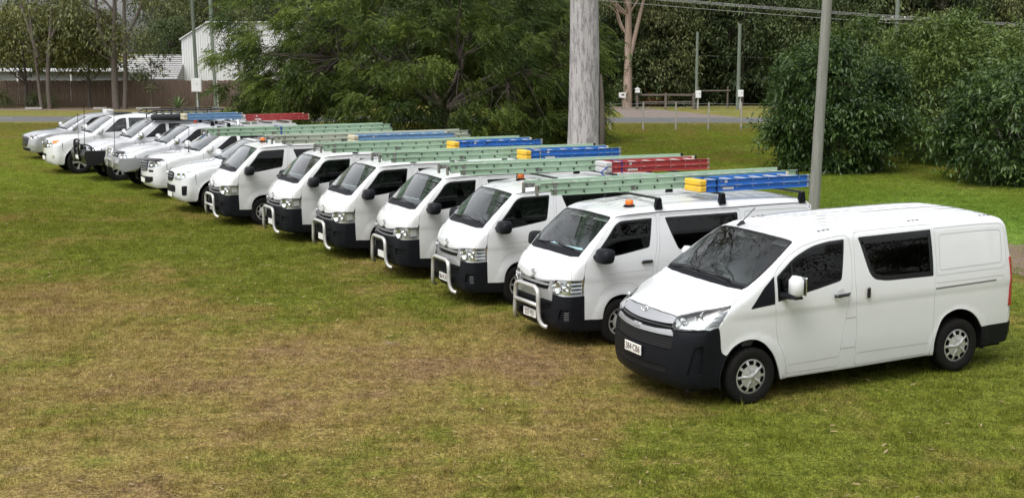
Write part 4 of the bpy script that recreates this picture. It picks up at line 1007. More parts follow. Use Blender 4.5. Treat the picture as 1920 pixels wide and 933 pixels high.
# white shed
sh = empty('shed', (-26.2, 106, -.3)); tag(sh, 'tall white metal shed behind the feathery tree', 'shed')
W0, HH = 17.5, 6.35; V = []; F = []
def rib_wall(poly_top, x0, x1, y, m, name, par, step=.19):
    V = []; F = []; x = x0
    while x < x1 - 1e-6:
        for (a, e) in ((0, 0), (.09, 0), (.115, -.028), (.165, -.028)):
            xx = min(x + a, x1); V += [(xx, y + e, 0), (xx, y + e, poly_top(xx))]
        x += step
    V += [(x1, y, 0), (x1, y, poly_top(x1))]; F = [(i, i + 2, i + 3, i + 1) for i in range(0, len(V) - 2, 2)]
    return mesh_obj(name, V, F, m, par)
top = lambda x: min(HH, 5.05 + max(0, x) * .62)
rib_wall(top, 0, W0, 0, SHEDW, 'wall', sh); MB().prism([(0, 0), (0, 5.03), (2.1, HH - .02), (W0, HH - .02), (W0, 0)], .04, 9).build('side_walls', SHEDW, sh)
MB().box((W0 / 2 + 1.05, 4.4, HH + .05), (W0 - 1.9, 9.3, .1)).build('roof', mat('pale_roof_sheet', (.60, .61, .63), .4, .2), sh); MB().add([(-.15, -.15, 4.98), (2.12, -.15, HH + .02), (2.12, 9.1, HH + .02), (-.15, 9.1, 4.98), (-.15, -.15, 5.08), (2.12, -.15, HH + .11), (2.12, 9.1, HH + .11), (-.15, 9.1, 5.08)], [(0, 1, 2, 3), (4, 7, 6, 5), (0, 4, 5, 1), (3, 2, 6, 7), (0, 3, 7, 4)]).build('roof_slope', MATS['pale_roof_sheet'], sh)
# tiled house
hs = empty('house', (-31.2, 104, -.3)); tag(hs, 'low house with a grey tiled roof between the gum and the white shed', 'house')
MB().box((2.2, 4, .95), (5.6, 7, 1.9)).build('wall', mat('house_wall', (.30, .29, .28), .8), hs)
V = []; F = []; rows = 11
for r_ in range(rows):                                   # stepped tile courses
    t0, t1 = r_ / rows, (r_ + 1) / rows; z0, z1 = 1.98 + 1.75 * t0, 1.98 + 1.75 * t1; y0, y1 = -.3 + 3.6 * t0, -.3 + 3.6 * t1; i0, i1 = 1.5 * t0, 1.5 * t1; nn = 44
    for j in range(nn + 1):
        x = -.9 + 6.0 * j / nn; xx0 = max(x, -.9 + i0 * 1.2); e = .02 * (j % 2); k = len(V); V += [(xx0, y0, z0 + .045 + e), (xx0, y1, z1 + .0 + e)]
        if j: F.append((k - 2, k, k + 1, k - 1))
p_ = mesh_obj('roof', V, F, TILE, hs); MB().box((2.1, 3.32, 3.78), (5.0, .2, .1), bev=.03).build('ridge_cap', TILE, p_); MB().box((2.1, -.38, 1.93), (6.2, .1, .14)).build('gutter', mat('dark_gutter', (.08, .085, .09), .5), hs)
MB().add([(-.9, -.3, 1.98), (-.9, 7, 1.98), (.9, 3.3, 3.72)], [(0, 1, 2)]).add([(5.1, -.3, 1.98), (5.1, 7, 1.98), (5.1, 3.3, 3.72)], [(0, 1, 2)]).build('roof_end', TILE, hs)
cp = empty('carport', (-41, 100, 0)); tag(cp, 'long low white roof just above the paling fence at the left', 'carport')
MB().box((6.0, 2, 2.42), (13, 5, .16)).build('roof', MATS['pale_roof_sheet'], cp); MB().box((6, .0, 2.0), (12.6, .1, .7)).build('wall', mat('grey_house_wall', (.24, .25, .26), .8), cp)
for x in (0, 4, 8, 12): MB().box((x, -.3, 1.15), (.1, .1, 2.4)).build('post', BOXW, cp)
# agave by the pole and low shrubs along the paling fence
ag = empty('agave', (-22.3, 88.6, .06)); tag(ag, 'spiky agave plant in front of the paling fence', 'plant'); V = []; F = []
for i in range(26):
    a = i * 2.4; e = .25 + 1.15 * (i / 26); L_ = .95 + .25 * rg.random(); d = np.array((math.cos(a) * math.cos(e), math.sin(a) * math.cos(e), math.sin(e))); s = np.array((-math.sin(a), math.cos(a), 0)) * .05; k = len(V); m_ = d * L_ * .45 + np.array((0, 0, .08))
    V += [tuple(-s * .7), tuple(s * .7), tuple(m_ + s), tuple(m_ - s), tuple(d * L_ + np.array((0, 0, .02)))]; F += [(k, k + 1, k + 2, k + 3), (k + 3, k + 2, k + 4)]
mesh_obj('leaf_rosette', V, F, mat('agave_leaf', (.09, .16, .05), .5, noise=(3, (.16, .22, .09), .3)), ag)
for i, (x, lab) in enumerate(((-35.0, 'low dark bush against the paling fence at the far left'), (-31.9, 'small dark bush by the fence near the slim gum sapling'))):
    s = make_shrub('shrub', np.random.default_rng(60 + i), .9, .5, .9, 260, LF_DARK, .12, .06, trunk=False, per=6); s.location = (x, 89.9, .06); tag(s, lab, 'shrub', 'bushes along the paling fence')
for i, (x, w_) in enumerate(((-31.7, 1.1), (-27.3, .9), (-24.1, 1.6))):
    o = MB().box((0, 0, .07), (w_, .18, .14), bev=.02).build('concrete_sleeper', mat('old_concrete', (.36, .35, .32), .9, noise=(4, (.28, .27, .25), .3)), None); o.location = (x, 88.0, .06); o.rotation_euler = (0, 0, .03); tag(o, ('short concrete sleeper on the verge at the far left', 'middle concrete sleeper on the verge left of the twin-trunked gum', 'longest concrete sleeper on the verge by the agave')[i], 'sleeper', 'concrete sleepers on the verge')
# orange flowering bush
s = make_shrub('shrub', np.random.default_rng(71), .8, .6, 2.2, 300, LF_RUST, .16, .08, trunk=True, per=6); s.location = (9.6, 92.2, .06); tag(s, 'rusty orange leaved bush beside the pale pink gum', 'shrub')
# wood behind the photographer, mirrored in the vans' glass
n = 46; x = np.linspace(-85, 85, n) + rg.normal(0, 1.5, n); y = -34 + rg.normal(0, 4, n) + .004 * x ** 2; s_ = rg.uniform(1.1, 1.7, n); PR3 = []
for p in PR[:3] + PR[6:]: q = p.copy(); PR3.append(q); col.objects.link(q)
scatter('woodland_behind', np.c_[x, y, np.zeros(n)], np.c_[np.zeros(n), np.zeros(n), rg.uniform(0, 6.3, n)], np.stack([s_, s_, s_], 1), rg.integers(0, 5, n), PR3, 'trees behind the photographer, seen only as reflections', cat='woodland')
# ---------------------------------------------------------------- the long new van
def build_van1():
    F = V1; S = Chart(F, 'S'); A = Chart(F, 'A', .9); T = Chart(F, 'T', .7); N = Chart(F, 'N', -1.2); Rr = Chart(F, 'R', -3.)
    root = empty('van')
    tag(root, 'clean white long van with bare roof and white mirror, nearest of the row', 'van', 'vehicles parked in a row on the lawn')
    s2a = lambda L: A.inv(S.to3(L))
    hl_top = N.to3(catmull([(.54, 1.088), (.72, 1.142), (.93, 1.188), (1.116, 1.222)], 4))
    hl_rear = N.to3(catmull([(1.116, 1.222), (1.06, 1.11), (.985, .986)], 4))
    fb = S.to3(catmull([(-.579, .986), (-.598, .85), (-.612, .72), (-.635, .67), (-.678, .644)], 3))
    archF = S.to3(catmull([(-.678, .644), (-.769, .738), (-.895, .795), (-1.04, .803), (-1.187, .742), (-1.327, .592), (-1.415, .408), (-1.462, .262)], 4))
    archR = S.to3(catmull([(-3.835, .270), (-3.842, .5), (-3.929, .715), (-4.069, .81), (-4.236, .835), (-4.411, .785), (-4.537, .685), (-4.625, .56)], 4))
    sill = S.to3([(-1.462, .262), (-2.6, .266), (-3.835, .270)])
    rb = S.to3([(-4.625, .56), (-4.9, .56), (-5.12, .558)])
    rear_edge = S.to3([(-5.12, .558), (-5.12, .9), (-5.12, 1.3), (-5.115, 1.6), (-5.11, 1.78)])
    rear_top = A.to3([(-5.10, v) for v in np.linspace(.90, math.pi / 2, 9)])
    ws_top = T.to3([(-1.735, 0), (-1.742, .3), (-1.765, .58)])
    ws_side = A.to3(A.inv(np.array([(-1.765, .69, 1.865), (-1.735, .735, 1.85), (-1.65, .757, 1.80), (-1.476, .80, 1.69), (-1.188, .84, 1.505), (-1.02, .845, 1.405), (-.965, .815, 1.375)])))
    hood_seam = A.to3(A.inv(np.array([(-.965, .815, 1.375), (-.946, .84, 1.36), (-.86, .885, 1.30), (-.80, .905, 1.245), (-.770, .912, 1.225)])))
    body = np.concatenate([sill[:-1], archR[:-1], rb[:-1], rear_edge, rear_top, [A.to3([(-1.735, math.pi / 2)])[0]], ws_top[1:], ws_side, hood_seam[1:-1], hl_rear[:-1], fb[:-1], archF[:-1]])
    door = [(-1.539, .316), (-1.504, .477), (-1.46, .608), (-1.397, .719), (-1.368, .85), (-1.358, .991), (-1.348, 1.179), (-1.355, 1.46), (-1.372, 1.55), (-1.43, 1.608), (-1.602, 1.731), (-1.812, 1.825), (-2.073, 1.878), (-2.40, 1.905), (-2.47, 1.902), (-2.505, 1.86), (-2.521, 1.658), (-2.497, 1.312), (-2.454, 1.129), (-2.402, .911), (-2.345, .61), (-2.325, .373), (-2.31, .33), (-2.289, .315)]
    slid = [(-2.60, .297), (-2.572, .32), (-2.566, .862), (-2.545, 1.411), (-2.575, 1.87), (-2.60, 1.915), (-2.66, 1.931), (-3.709, 1.934), (-3.815, 1.93), (-3.829, 1.90), (-3.812, 1.508), (-3.806, .903), (-3.803, .4), (-3.79, .317), (-3.75, .299)]
    da, sa = s2a(door), s2a(slid)
    xs = np.arange(-5.1, -.6, .06)
    crease = s2a([(x, z) for x in xs for z in (1.105, 1.085, 1.062, 1.04, 1.02)])
    shell = panel('body_shell', A, [A.inv(body), da, sa], WHITE, root, res=.055, both=True, extra=crease)
    # doors with their windows
    dwin = s2a(rpoly([(-2.436, 1.86, .03), (-2.345, 1.375, .05), (-1.865, 1.288, .3), (-1.388, 1.212, .01), (-1.39, 1.505, .02), (-1.656, 1.703, .1), (-1.924, 1.812, .1), (-2.162, 1.852, .1)]))
    swin = s2a(rpoly([(-2.643, 1.866, .03), (-2.674, 1.769, .1), (-2.770, 1.432, .1), (-2.84, 1.345, .06), (-3.024, 1.309, .1), (-3.79, 1.298, .02), (-3.803, 1.551, .1), (-3.805, 1.874, .02)]))
    mb = [(x, z) for x in np.arange(-2.5, -1.35, .06) for z in (1.105, 1.085, 1.062, 1.04, 1.02)]
    for nm, ol, wl_, ex in (('front_door', da, dwin, s2a(mb)), ('sliding_door', sa, swin, s2a([(x - 1.25, z) for x, z in mb]))):
        sc = np.array([1, AS]); ol2 = inset(ol * sc, .0045) / sc
        d1, d2 = panel(nm, A, [ol2, wl_], WHITE, root, res=.05, both=True, extra=ex)
        for d, mir in ((d1, False), (d2, True)):
            g = panel('window', A, [inset(wl_ * sc, -.004) / sc], TINT, d, res=.07, off=-.006, flange=0, mirror=mir)
            w_in = inset(wl_ * sc, .022 if nm == 'front_door' else .055) / sc
            panel('window_trim', A, [inset(wl_ * sc, .001) / sc, w_in], BLACKG, d, res=.06, off=-.003, flange=0, mirror=mir)
            y = -1 if mir else 1
            if nm == 'front_door':
                b = MB().tube([(-2.20, y * .985, 1.205), (-2.24, y * 1.012, 1.205), (-2.38, y * 1.016, 1.213), (-2.43, y * .985, 1.215)], [.018, .021, .021, .017], 8)
                b.build('door_handle', BLACKG, d, smooth=True)
                c = Vector((-2.315, y * .9655, 1.225))
                b = MB().lathe([(.0, .000), (.045, .001), (.052, .003)], 20, 'y', c); b.build('handle_recess', mat('shaded_white_paint', (.62, .62, .61), .35), d)
                strip('quarter_bar', A, s2a([(-1.62, 1.655), (-1.615, 1.25)]), .028, BLACKG, d, off=-.002) if not mir else None
                strip('sill_crease_shade', A, s2a([(-1.56, .425), (-1.9, .43), (-2.31, .44)]), .008, mat('crease_shade_grey', (.36, .36, .36), .4), d, off=.001) if not mir else None  # flat strip, the crease's shade is put into its grey
            else:
                rc = s2a(rpoly([(-2.645, 1.275, .03), (-2.808, 1.272, .03), (-2.805, 1.13, .03), (-2.645, 1.133, .03)]))
                panel('handle_recess', A, [rc], mat('shaded_white_paint', (.62, .62, .61), .35), d, res=.05, off=.0012, flange=0, mirror=mir)
                MB().box((-2.725, y * .99, 1.20), (.05, .035, .135), bev=.014).build('door_handle', BLACKG, d)
                strip('sill_crease_shade', A, s2a([(-2.6, .452), (-3.2, .448), (-3.74, .445)]), .008, mat('crease_shade_grey', (.36, .36, .36), .4), d, off=.001) if not mir else None  # sill crease drawn as a strip with its shade in the colour
    # grey strips painting in the rear quarter creases' shade, track, fuel flap
    cl = mat('crease_shade_grey', (.36, .36, .36), .4)
    for L, w in ((rpoly([(-3.925, 1.797, .05), (-4.99, 1.780, .06), (-4.965, 1.365, .07), (-3.895, 1.36, .04)]), .008), (rpoly([(-3.84, 1.297), (-4.97, 1.297, .1), (-5.055, 1.33, .06), (-5.06, 1.86, .1), (-3.86, 1.88, .0)]), .006)):
        L = np.vstack([L, L[:1]]); strip('panel_crease_shade', A, s2a(L), w, cl, root, off=.0012, both=True)
    strip('track_crease_shade', A, s2a([(-3.83, 1.203), (-4.985, 1.197), (-5.0, 1.14)]), .007, cl, root, off=.0012, both=True)
    strip('door_track', A, s2a([(-3.82, 1.135), (-4.86, 1.147)]), .022, mat('track_grey', (.14, .14, .14), .5), root, off=.001, both=True)
    strip('fuel_flap_seam', A, s2a([(-2.402, .905), (-2.56, .905)]), .005, SEAM, root, off=.001)
    strip('fuel_flap_seam', A, s2a([(-2.335, .536), (-2.56, .531)]), .005, SEAM, root, off=.001)
    strip('sill_moulding', A, s2a([(-1.48, .275), (-2.6, .279), (-3.82, .283)]), .012, cl, root, off=.0015, both=True)
    strip('arch_crease_shade', A, s2a(catmull([(-.62, 1.0), (-.72, .935), (-.9, .86), (-1.04, .845)], 4)), .003, cl, root, off=.001) if False else None
    # roof: ribs and plugs
    for y in (-.52, -.36, -.2, 0, .2, .36, .52):
        x0, x1 = -2.1 - .2 * abs(y), -4.95
        xx = np.linspace(x0, x1, 30); w = .032
        p = T.to3([(x, y - w) for x in xx]); q = T.to3([(x, y + w) for x in xx]); c = T.to3([(x, y - w * .45) for x in xx], .009); c2 = T.to3([(x, y + w * .45) for x in xx], .009)
        for k in (0, -1): c[k] = p[k] * .7 + q[k] * .3; c2[k] = p[k] * .3 + q[k] * .7
        vv = np.concatenate([p, c, c2, q]); n = len(xx); f = [(r * n + i, r * n + i + 1, (r + 1) * n + i + 1, (r + 1) * n + i) for r in range(3) for i in range(n - 1)]
        mesh_obj('roof_rib', vv, f, WHITE, root, smooth=True)
    for x in (-2.19, -3.6, -4.8):
        for y in (-.66, .66):
            b = MB()
            for k in range(3):
                z = T.to3([(x - .07 * k, y)])[0]; b.box((z[0], z[1], z[2] + .002), (.035, .022, .006))
            b.build('roof_plug', BLACKP, root)
    a = T.to3([(-1.83, -.42)])[0]
    MB().prism([(a[0] + .07, a[2] - .005), (a[0] - .06, a[2] + .0), (a[0] - .02, a[2] + .05), (a[0] + .0, a[2] + .05)], a[1] - .02, a[1] + .02).tube([(a[0] - .01, a[1], a[2] + .045), (a[0] - .2, a[1], a[2] + .2)], .006, 6).build('antenna', BLACKG, root)
    # bonnet and windscreen
    hs = np.concatenate([hood_seam[:-1], hl_top[::-1], N.to3([(.525, 1.075)])])
    front = T.to3([(-.232, .45), (-.20, .3), (-.187, .13), (-.18, .06), (-.18, 0)])
    back = T.to3([(-.862, 0), (-.875, .3), (-.91, .6)])
    half = np.concatenate([back, hs, front])
    full = np.concatenate([half, (half[1:-1] * np.array([1, -1, 1]))[::-1]])
    panel('bonnet', T, [inset(T.inv(full), .004)], WHITE, root, res=.05)
    wsh = np.concatenate([T.to3([(-.93, 0), (-.945, .4), (-.985, .7)]), ws_side[::-1][1:], ws_top[::-1]])
    wsf = np.concatenate([wsh, (wsh[1:-1] * np.array([1, -1, 1]))[::-1]])
    cw = np.concatenate([back, [ws_side[-1]], ws_side[::-1][1:2], T.to3([(-1.0, .7), (-.96, .4), (-.945, 0)])])
    cwf = np.concatenate([cw, (cw[1:-1] * np.array([1, -1, 1]))[::-1]])
    panel('cowl', T, [T.inv(cwf)], BLACKP, root, res=.05, off=-.008)
    ws = panel('windscreen', T, [T.inv(wsf)], SCREEN, root, res=.07, off=-.004, flange=0)
    panel('windscreen_border', T, [T.inv(wsf), inset(T.inv(wsf), .035)], BLACKG, ws, res=.05, off=-.002, flange=0)
    for y0, y1, xx in ((.55, -.12, -.95), (-.12, -.74, -.96)):
        p = T.to3([(xx - .05 * abs(y0), y0), (xx - .02, .5 * (y0 + y1)), (xx - .03 * abs(y1), y1)], .02)
        MB().tube(p.tolist(), .011, 6).build('wiper', BLACKG, root)
    # black corner triangle ahead of the door glass
    tri = s2a(rpoly([(-1.0, 1.163, .02), (-1.342, 1.192, .01), (-1.35, 1.515, .01), (-1.196, 1.388, .02)]))
    panel('corner_trim', A, [tri], BLACKP, root, res=.05, off=.003, flange=.006, both=True)
    # nose: headlights, grille bars, black bumper
    hl = np.concatenate([N.inv(hl_top), N.inv(hl_rear)[1:], [(.80, .955), (.60, .935), (.515, .932)]])
    for mir in (False, True):
        h = panel('headlight', N, [inset(hl * [AS, 1], .004) / [AS, 1]], CLEAR, root, res=.05, off=0, flange=0, mirror=mir)
        panel('lamp_housing', N, [inset(hl * [AS, 1], -.006) / [AS, 1]], REFLECT, h, res=.06, off=-.075, flange=-.07, mirror=mir)
        y = -1 if mir else 1
        for th, z, rr in ((.80, 1.05, .068), (.62, 1.03, .045)):
            p = N.to3([(th, z)], -.07)[0]; n = F.grad(np.array([p]))[0]; n = Vector((1, .25, 0)).normalized()
            pr = [(rr, .05), (rr * .93, .03), (rr * .7, .005), (rr * .35, -.012), (0, -.016)]
            b = MB().lathe(pr, 20, 'x', (0, 0, 0)); o = b.build('reflector_bowl', CHROME, h, smooth=True); o.location = (p[0] + .012, y * p[1], p[2]); o.rotation_euler = (0, 0, y * .3)
        if True:
            for k in range(4):
                L = [(.925 + .022 * k + .03, .995 + .045 * k), (.985 + .035 * k, 1.0 + .047 * k)]
                L = N.to3([(.90 + .012 * k, 1.005 + .042 * k), (.985 + .022 * k, 1.012 + .046 * k)], -.03)
                L[:, 1] *= y; MB().tube(L.tolist(), .008, 5).build('lamp_fin', SATIN, h)
        tr = N.to3([(.70, .965), (.74, 1.06), (.80, 1.145)], -.03); tr[:, 1] *= y; MB().tube(tr.tolist(), .009, 5).build('lamp_divider', CHROME, h)
    gt = N.inv(np.concatenate([front[::-1], N.to3([(.525, 1.075)])]))
    up = np.concatenate([gt, [(.505, 1.0), (.42, .992), (.2, .985), (0, .982)]])
    upf = np.concatenate([up, (up[1:-1] * [-1, 1])[::-1]])
    panel('grille_bar', N, [inset(upf * [AS, 1], .003) / [AS, 1]], SILVER, root, res=.04, off=.004)
    lo = np.array([(0, .93), (.06, .93), (.085, .915), (.3, .92), (.5, .938), (.525, .91), (.535, .872), (.4, .865), (0, .855)])
    lof = np.concatenate([lo, (lo[1:-1] * [-1, 1])[::-1]])
    panel('grille_bar', N, [lof], SILVER, root, res=.04, off=.010)
    MB().box((-.040, 0, .895), (.03, .14, .05), (0, R(-15), 0), bev=.01).build('sensor_cover', SILVER, root)
    slot = np.array([(0, 1.0), (.25, 1.0), (.52, 1.01), (.54, .93), (.54, .70), (.3, .69), (0, .69)]); slf = np.concatenate([slot, (slot[1:-1] * [-1, 1])[::-1]])
    panel('grille_backing', N, [slf], DARK, root, res=.08, off=-.035, flange=0)
    strip('grille_bar', N, [(-.49, .962), (0, .955), (.49, .962)], .022, BLACKG, root, off=-.01)
    for k in range(5):
        z = .722 + .026 * k; strip('grille_slat', N, [(-.53, z + .004), (0, z), (.53, z + .004)], .011, SLAT, root, off=-.004)
    bt = np.array([(0, .850), (.4, .859), (.545, .866), (.535, .925), (.60, .932), (.80, .951), (.983, .982)])
    bl = N.inv(np.concatenate([fb[1:], S.to3([(-.645, .5), (-.60, .32), (-.59, .262)])]))
    bb = np.array([(.9, .245), (.6, .245), (.3, .245), (0, .245)])
    bo = np.concatenate([bt, bl, bb]); bof = np.concatenate([bo, (bo[1:-1] * [-1, 1])[::-1]])
    mesh_h = rpoly([(-.535, .845, .01), (-.52, .70, .03), (.52, .70, .03), (.535, .845, .01)])
    low_h = rpoly([(-.49, .495, .02), (-.455, .405, .03), (.455, .405, .03), (.49, .495, .02)])
    fogs = [rpoly([(s * .755, .765, .02), (s * .84, .785, .02), (s * .828, .432, .02), (s * .69, .43, .02)]) for s in (1, -1)]
    bumper = panel('front_bumper', N, [inset(bof * [AS, 1], .003) / [AS, 1], mesh_h, low_h] + fogs, BLACKP, root, res=.05, off=.004, flange=.035)
    for fg in fogs: panel('fog_blank', N, [inset(fg * [AS, 1], -.003) / [AS, 1]], BLACKP, bumper, res=.06, off=-.022, flange=0)
    panel('lower_grille', N, [inset(low_h * [AS, 1], -.01) / [AS, 1]], DARK, bumper, res=.08, off=-.04, flange=0)
    for k in range(3): strip('grille_slat', N, [(-.47, .428 + .024 * k), (0, .425 + .024 * k), (.47, .428 + .024 * k)], .009, SLAT, bumper, off=-.004)
    p = N.to3([(0, .615)])[0]; plate(root, (p[0] + .022, .0, .615), .372, .122, '384·CB6')
    emblem(F, T.to3([(-.155, 0)])[0] + np.array([.005, 0, .0]), root, .135)
    # tail
    re = np.concatenate([rear_edge, rear_top[1:]]); ref = np.concatenate([re, (re[:-1] * [1, -1, 1])[::-1]])
    panel('tailgate', Rr, [Rr.inv(ref)], WHITE, root, res=.08)
    Nr = Chart(F, 'N', -4.2)
    for mir in (False, True):
        e = Nr.inv(S.to3([(-5.09, .78), (-5.095, 1.42)])); tl = np.array([e[0], (e[0][0] + .16, .78), (e[1][0] + .13, 1.42), e[1]])
        t = panel('tail_light', Nr, [tl], REDL, root, res=.05, off=.012, flange=.03, mirror=mir)
    rbo = np.concatenate([rb, Nr.to3([(2.5, .56), (2.8, .56), (math.pi, .56), (math.pi, .33), (2.8, .32), (2.5, .31), (2.35, .30)]), S.to3([(-4.95, .29), (-4.64, .30), (-4.64, .40)])])
    panel('rear_bumper', Nr, [Nr.inv(rbo)], BLACKP, root, res=.06, off=.004, both=True)
    # wheels, mirrors, fittings
    for x in (-1.045, -4.255):
        for s in (1, -1): wheel(root, x, s * .835, .345, side=s)
    underside(root, -.25, -5.15, .78, .22, .34, [(-1.045, .36, .455, .965), (-4.235, .37, .47, .965)])
    for s in (1, -1):
        m = MB().box((-1.50, s * 1.145, 1.42), (.15, .20, .255), bev=.05).build('wing_mirror', WHITE, root, angle=50)
        MB().box((-1.585, s * 1.145, 1.42), (.012, .17, .215), bev=.005).build('mirror_glass', CHROME, m)
        MB().box((-1.49, s * 1.12, 1.292), (.13, .2, .03), bev=.012).tube([(-1.47, s * 1.1, 1.30), (-1.44, s * .95, 1.285)], .04, 8).build('mirror_arm', BLACKP, m)
    cabin_fittings(root, -1.0, -1.36, .8, 1.27, .80, -2.0, (-1.55, -.42, 1.33), 1.72, (-3.2, .4, 1.85, .82))
    for s in (1, -1): MB().box((-1.98, s * .38, 1.79), (.22, .46, .018), (0, R(20), 0), bev=.008).build('sun_visor', LINER, root)
    MB().box((-3.9, 0, .52), (2.4, 1.5, .03)).build('load_floor', INNER, root)
    MB().box((-5.27, .0, .37), (.16, .06, .05)).box((-5.36, 0, .40), (.06, .1, .03)).build('tow_bar', GALV, root)
    return root
# ---------------------------------------------------------------- the older vans: late and early noses
def build_van2(late, label):
    F = V2; S = Chart(F, 'S'); A = Chart(F, 'A', .9); T = Chart(F, 'T', .7); N = Chart(F, 'N', -.9); Rr = Chart(F, 'R', -3.)
    W_ = WHITE if late else WHITE_OLD
    root = empty('van'); tag(root, label, 'van', 'vehicles parked in a row on the lawn')
    s2a = lambda L: A.inv(S.to3(L)); sc = np.array([1, AS]); ns = np.array([AS, 1])
    hz0, hz1 = .738, .945
    hl = rpoly([(.535, hz1 - .018, .02), (.80, hz1, .0), (.992, hz1 + .008, .012), (1.005, hz0 + .006, .012), (.75, hz0 - .006, 0), (.548, hz0, .03)]) if late else rpoly([(.53, hz1 - .022, .035), (.80, hz1 - .002, 0), (.985, hz1 + .006, .012), (.995, hz0 + .012, .012), (.75, hz0, 0), (.548, hz0 + .005, .03)])
    seam = N.to3(catmull([(.86, .955), (.855, 1.03), (.835, 1.12), (.815, 1.19)], 3)); seam = np.concatenate([seam, A.to3(A.inv(np.array([(-.335, .715, 1.235), (-.375, .70, 1.262)])))])
    hl_out = N.to3([(.86, .952), (.93, .954), (1.0, .955)])
    doorF = S.to3([(-.400, .955), (-.397, 1.03), (-.405, 1.12), (-.428, 1.197), (-.47, 1.26), (-.526, 1.322), (-.70, 1.515), (-.885, 1.712), (-.915, 1.735), (-.961, 1.752), (-1.25, 1.778), (-1.56, 1.787), (-1.595, 1.775), (-1.603, 1.72), (-1.60, 1.6), (-1.587, 1.439), (-1.545, 1.22), (-1.50, 1.09), (-1.475, .98), (-1.462, .8), (-1.455, .5), (-1.44, .40)])
    arch = S.to3(catmull([(-.688, .39), (-.70, .49), (-.735, .585), (-.82, .672), (-.985, .712), (-1.14, .675), (-1.235, .585), (-1.285, .47), (-1.305, .36), (-1.31, .27)], 3))
    ai = 3 * 8 - 1
    ws_side = A.to3(A.inv(np.array([(-.925, .60, 1.775), (-.912, .642, 1.766), (-.88, .663, 1.742), (-.72, .685, 1.60), (-.547, .70, 1.44), (-.43, .708, 1.325), (-.375, .70, 1.262)])))
    ws_top = T.to3([(-.905, 0), (-.908, .3), (-.918, .5)])
    sill = S.to3([(-1.31, .27), (-2.2, .272), (-3.14, .275)])
    archR = S.to3([(-3.52 + .385 * math.cos(a), .345 + .385 * math.sin(a)) for a in np.linspace(-.12, math.pi + .12, 15)])
    rear_edge = S.to3([(-4.40, .33), (-4.40, .9), (-4.39, 1.4), (-4.37, 1.68)])
    rear_top = A.to3([(-4.33, v) for v in np.linspace(.88, math.pi / 2, 8)])
    dlow = S.to3([(-1.44, .40), (-1.305, .395)])
    body = np.concatenate([sill[:-1], archR, S.to3([(-3.95, .30)]), rear_edge, rear_top, [A.to3([(-.905, math.pi / 2)])[0]], ws_top[1:], ws_side, seam[::-1][1:], hl_out[1:], doorF[1:], dlow, arch[-4:-1]])
    slid = s2a(rpoly([(-1.645, 1.775, .04), (-3.04, 1.782, .04), (-3.05, .30, .03), (-1.52, .30, .04), (-1.54, 1.0, .2), (-1.63, 1.4, .2)]))
    fuel = None
    panel('body_shell', A, [A.inv(body), slid], W_, root, res=.06, both=True)
    door = np.concatenate([S.to3([(-.412, .395), (-.402, .6), (-.398, .8)]), doorF, dlow[1:], arch[:-3][::-1]])
    dl = A.inv(door)
    dwin = s2a(rpoly([(-.535, 1.222, .01), (-.575, 1.30, .02), (-.93, 1.678, .06), (-1.02, 1.722, .06), (-1.535, 1.738, .03), (-1.452, 1.338, .04), (-.89, 1.25, .2)]))
    swin = s2a(rpoly([(-1.742, 1.733, .03), (-1.93, 1.27, .06), (-2.98, 1.28, .04), (-3.0, 1.738, .03)]))
    for nm, ol, wl_ in (('front_door', dl, dwin), ('sliding_door', slid, swin)):
        ol2 = inset(ol * sc, .004) / sc
        d1, d2 = panel(nm, A, [ol2, wl_], W_, root, res=.055, both=True)
        for d, mir in ((d1, False), (d2, True)):
            y = -1 if mir else 1
            panel('window', A, [inset(wl_ * sc, -.003) / sc], TINT, d, res=.08, off=-.006, flange=0, mirror=mir)
            panel('window_trim', A, [inset(wl_ * sc, .001) / sc, inset(wl_ * sc, .018) / sc], BLACKG, d, res=.06, off=-.003, flange=0, mirror=mir)
            if nm == 'front_door':
                MB().box((-1.385, y * .862, 1.147), (.19, .03, .045), bev=.014).build('door_handle', BLACKG, d)
                if not mir: strip('door_crease_shade', A, s2a([(-.75, 1.005), (-1.0, 1.02), (-1.44, 1.03)]), .006, mat('crease_shade_grey', (.36, .36, .36), .4), d, off=.001)
    cl = mat('crease_shade_grey', (.36, .36, .36), .4)  # grey for flat strips that paint in the shade of creases
    strip('arch_crease_shade', A, s2a(catmull([(-.62, .70), (-.70, .80), (-.85, .86), (-1.0, .875), (-1.15, .855), (-1.3, .78)], 4)), .005, cl, root, off=.001, both=True)
    strip('drip_rail', A, s2a([(-.95, 1.768), (-1.25, 1.797), (-1.62, 1.806), (-3.0, 1.806), (-4.3, 1.79)]), .014, SEAM, root, off=.002, both=True)
    L = rpoly([(-3.12, 1.74, .04), (-4.30, 1.725, .06), (-4.29, 1.29, .06), (-3.12, 1.29, .04)]); strip('panel_crease_shade', A, s2a(np.vstack([L, L[:1]])), .009, cl, root, off=.0012, both=True)
    for y in (-.44, -.30, -.15, 0, .15, .30, .44):
        xx = np.linspace(-1.15 - .15 * abs(y), -4.15, 24); w = .026
        p = T.to3([(x, y - w) for x in xx]); q = T.to3([(x, y + w) for x in xx]); c = T.to3([(x, y - w * .4) for x in xx], .008); c2 = T.to3([(x, y + w * .4) for x in xx], .008)
        for k in (0, -1): c[k] = p[k] * .7 + q[k] * .3; c2[k] = p[k] * .3 + q[k] * .7
        n = len(xx); mesh_obj('roof_rib', np.concatenate([p, c, c2, q]), [(r * n + i, r * n + i + 1, (r + 1) * n + i + 1, (r + 1) * n + i) for r in range(3) for i in range(n - 1)], W_, root, smooth=True)
    # bonnet, windscreen
    back = T.to3([(-.305, 0), (-.312, .3), (-.335, .55)])
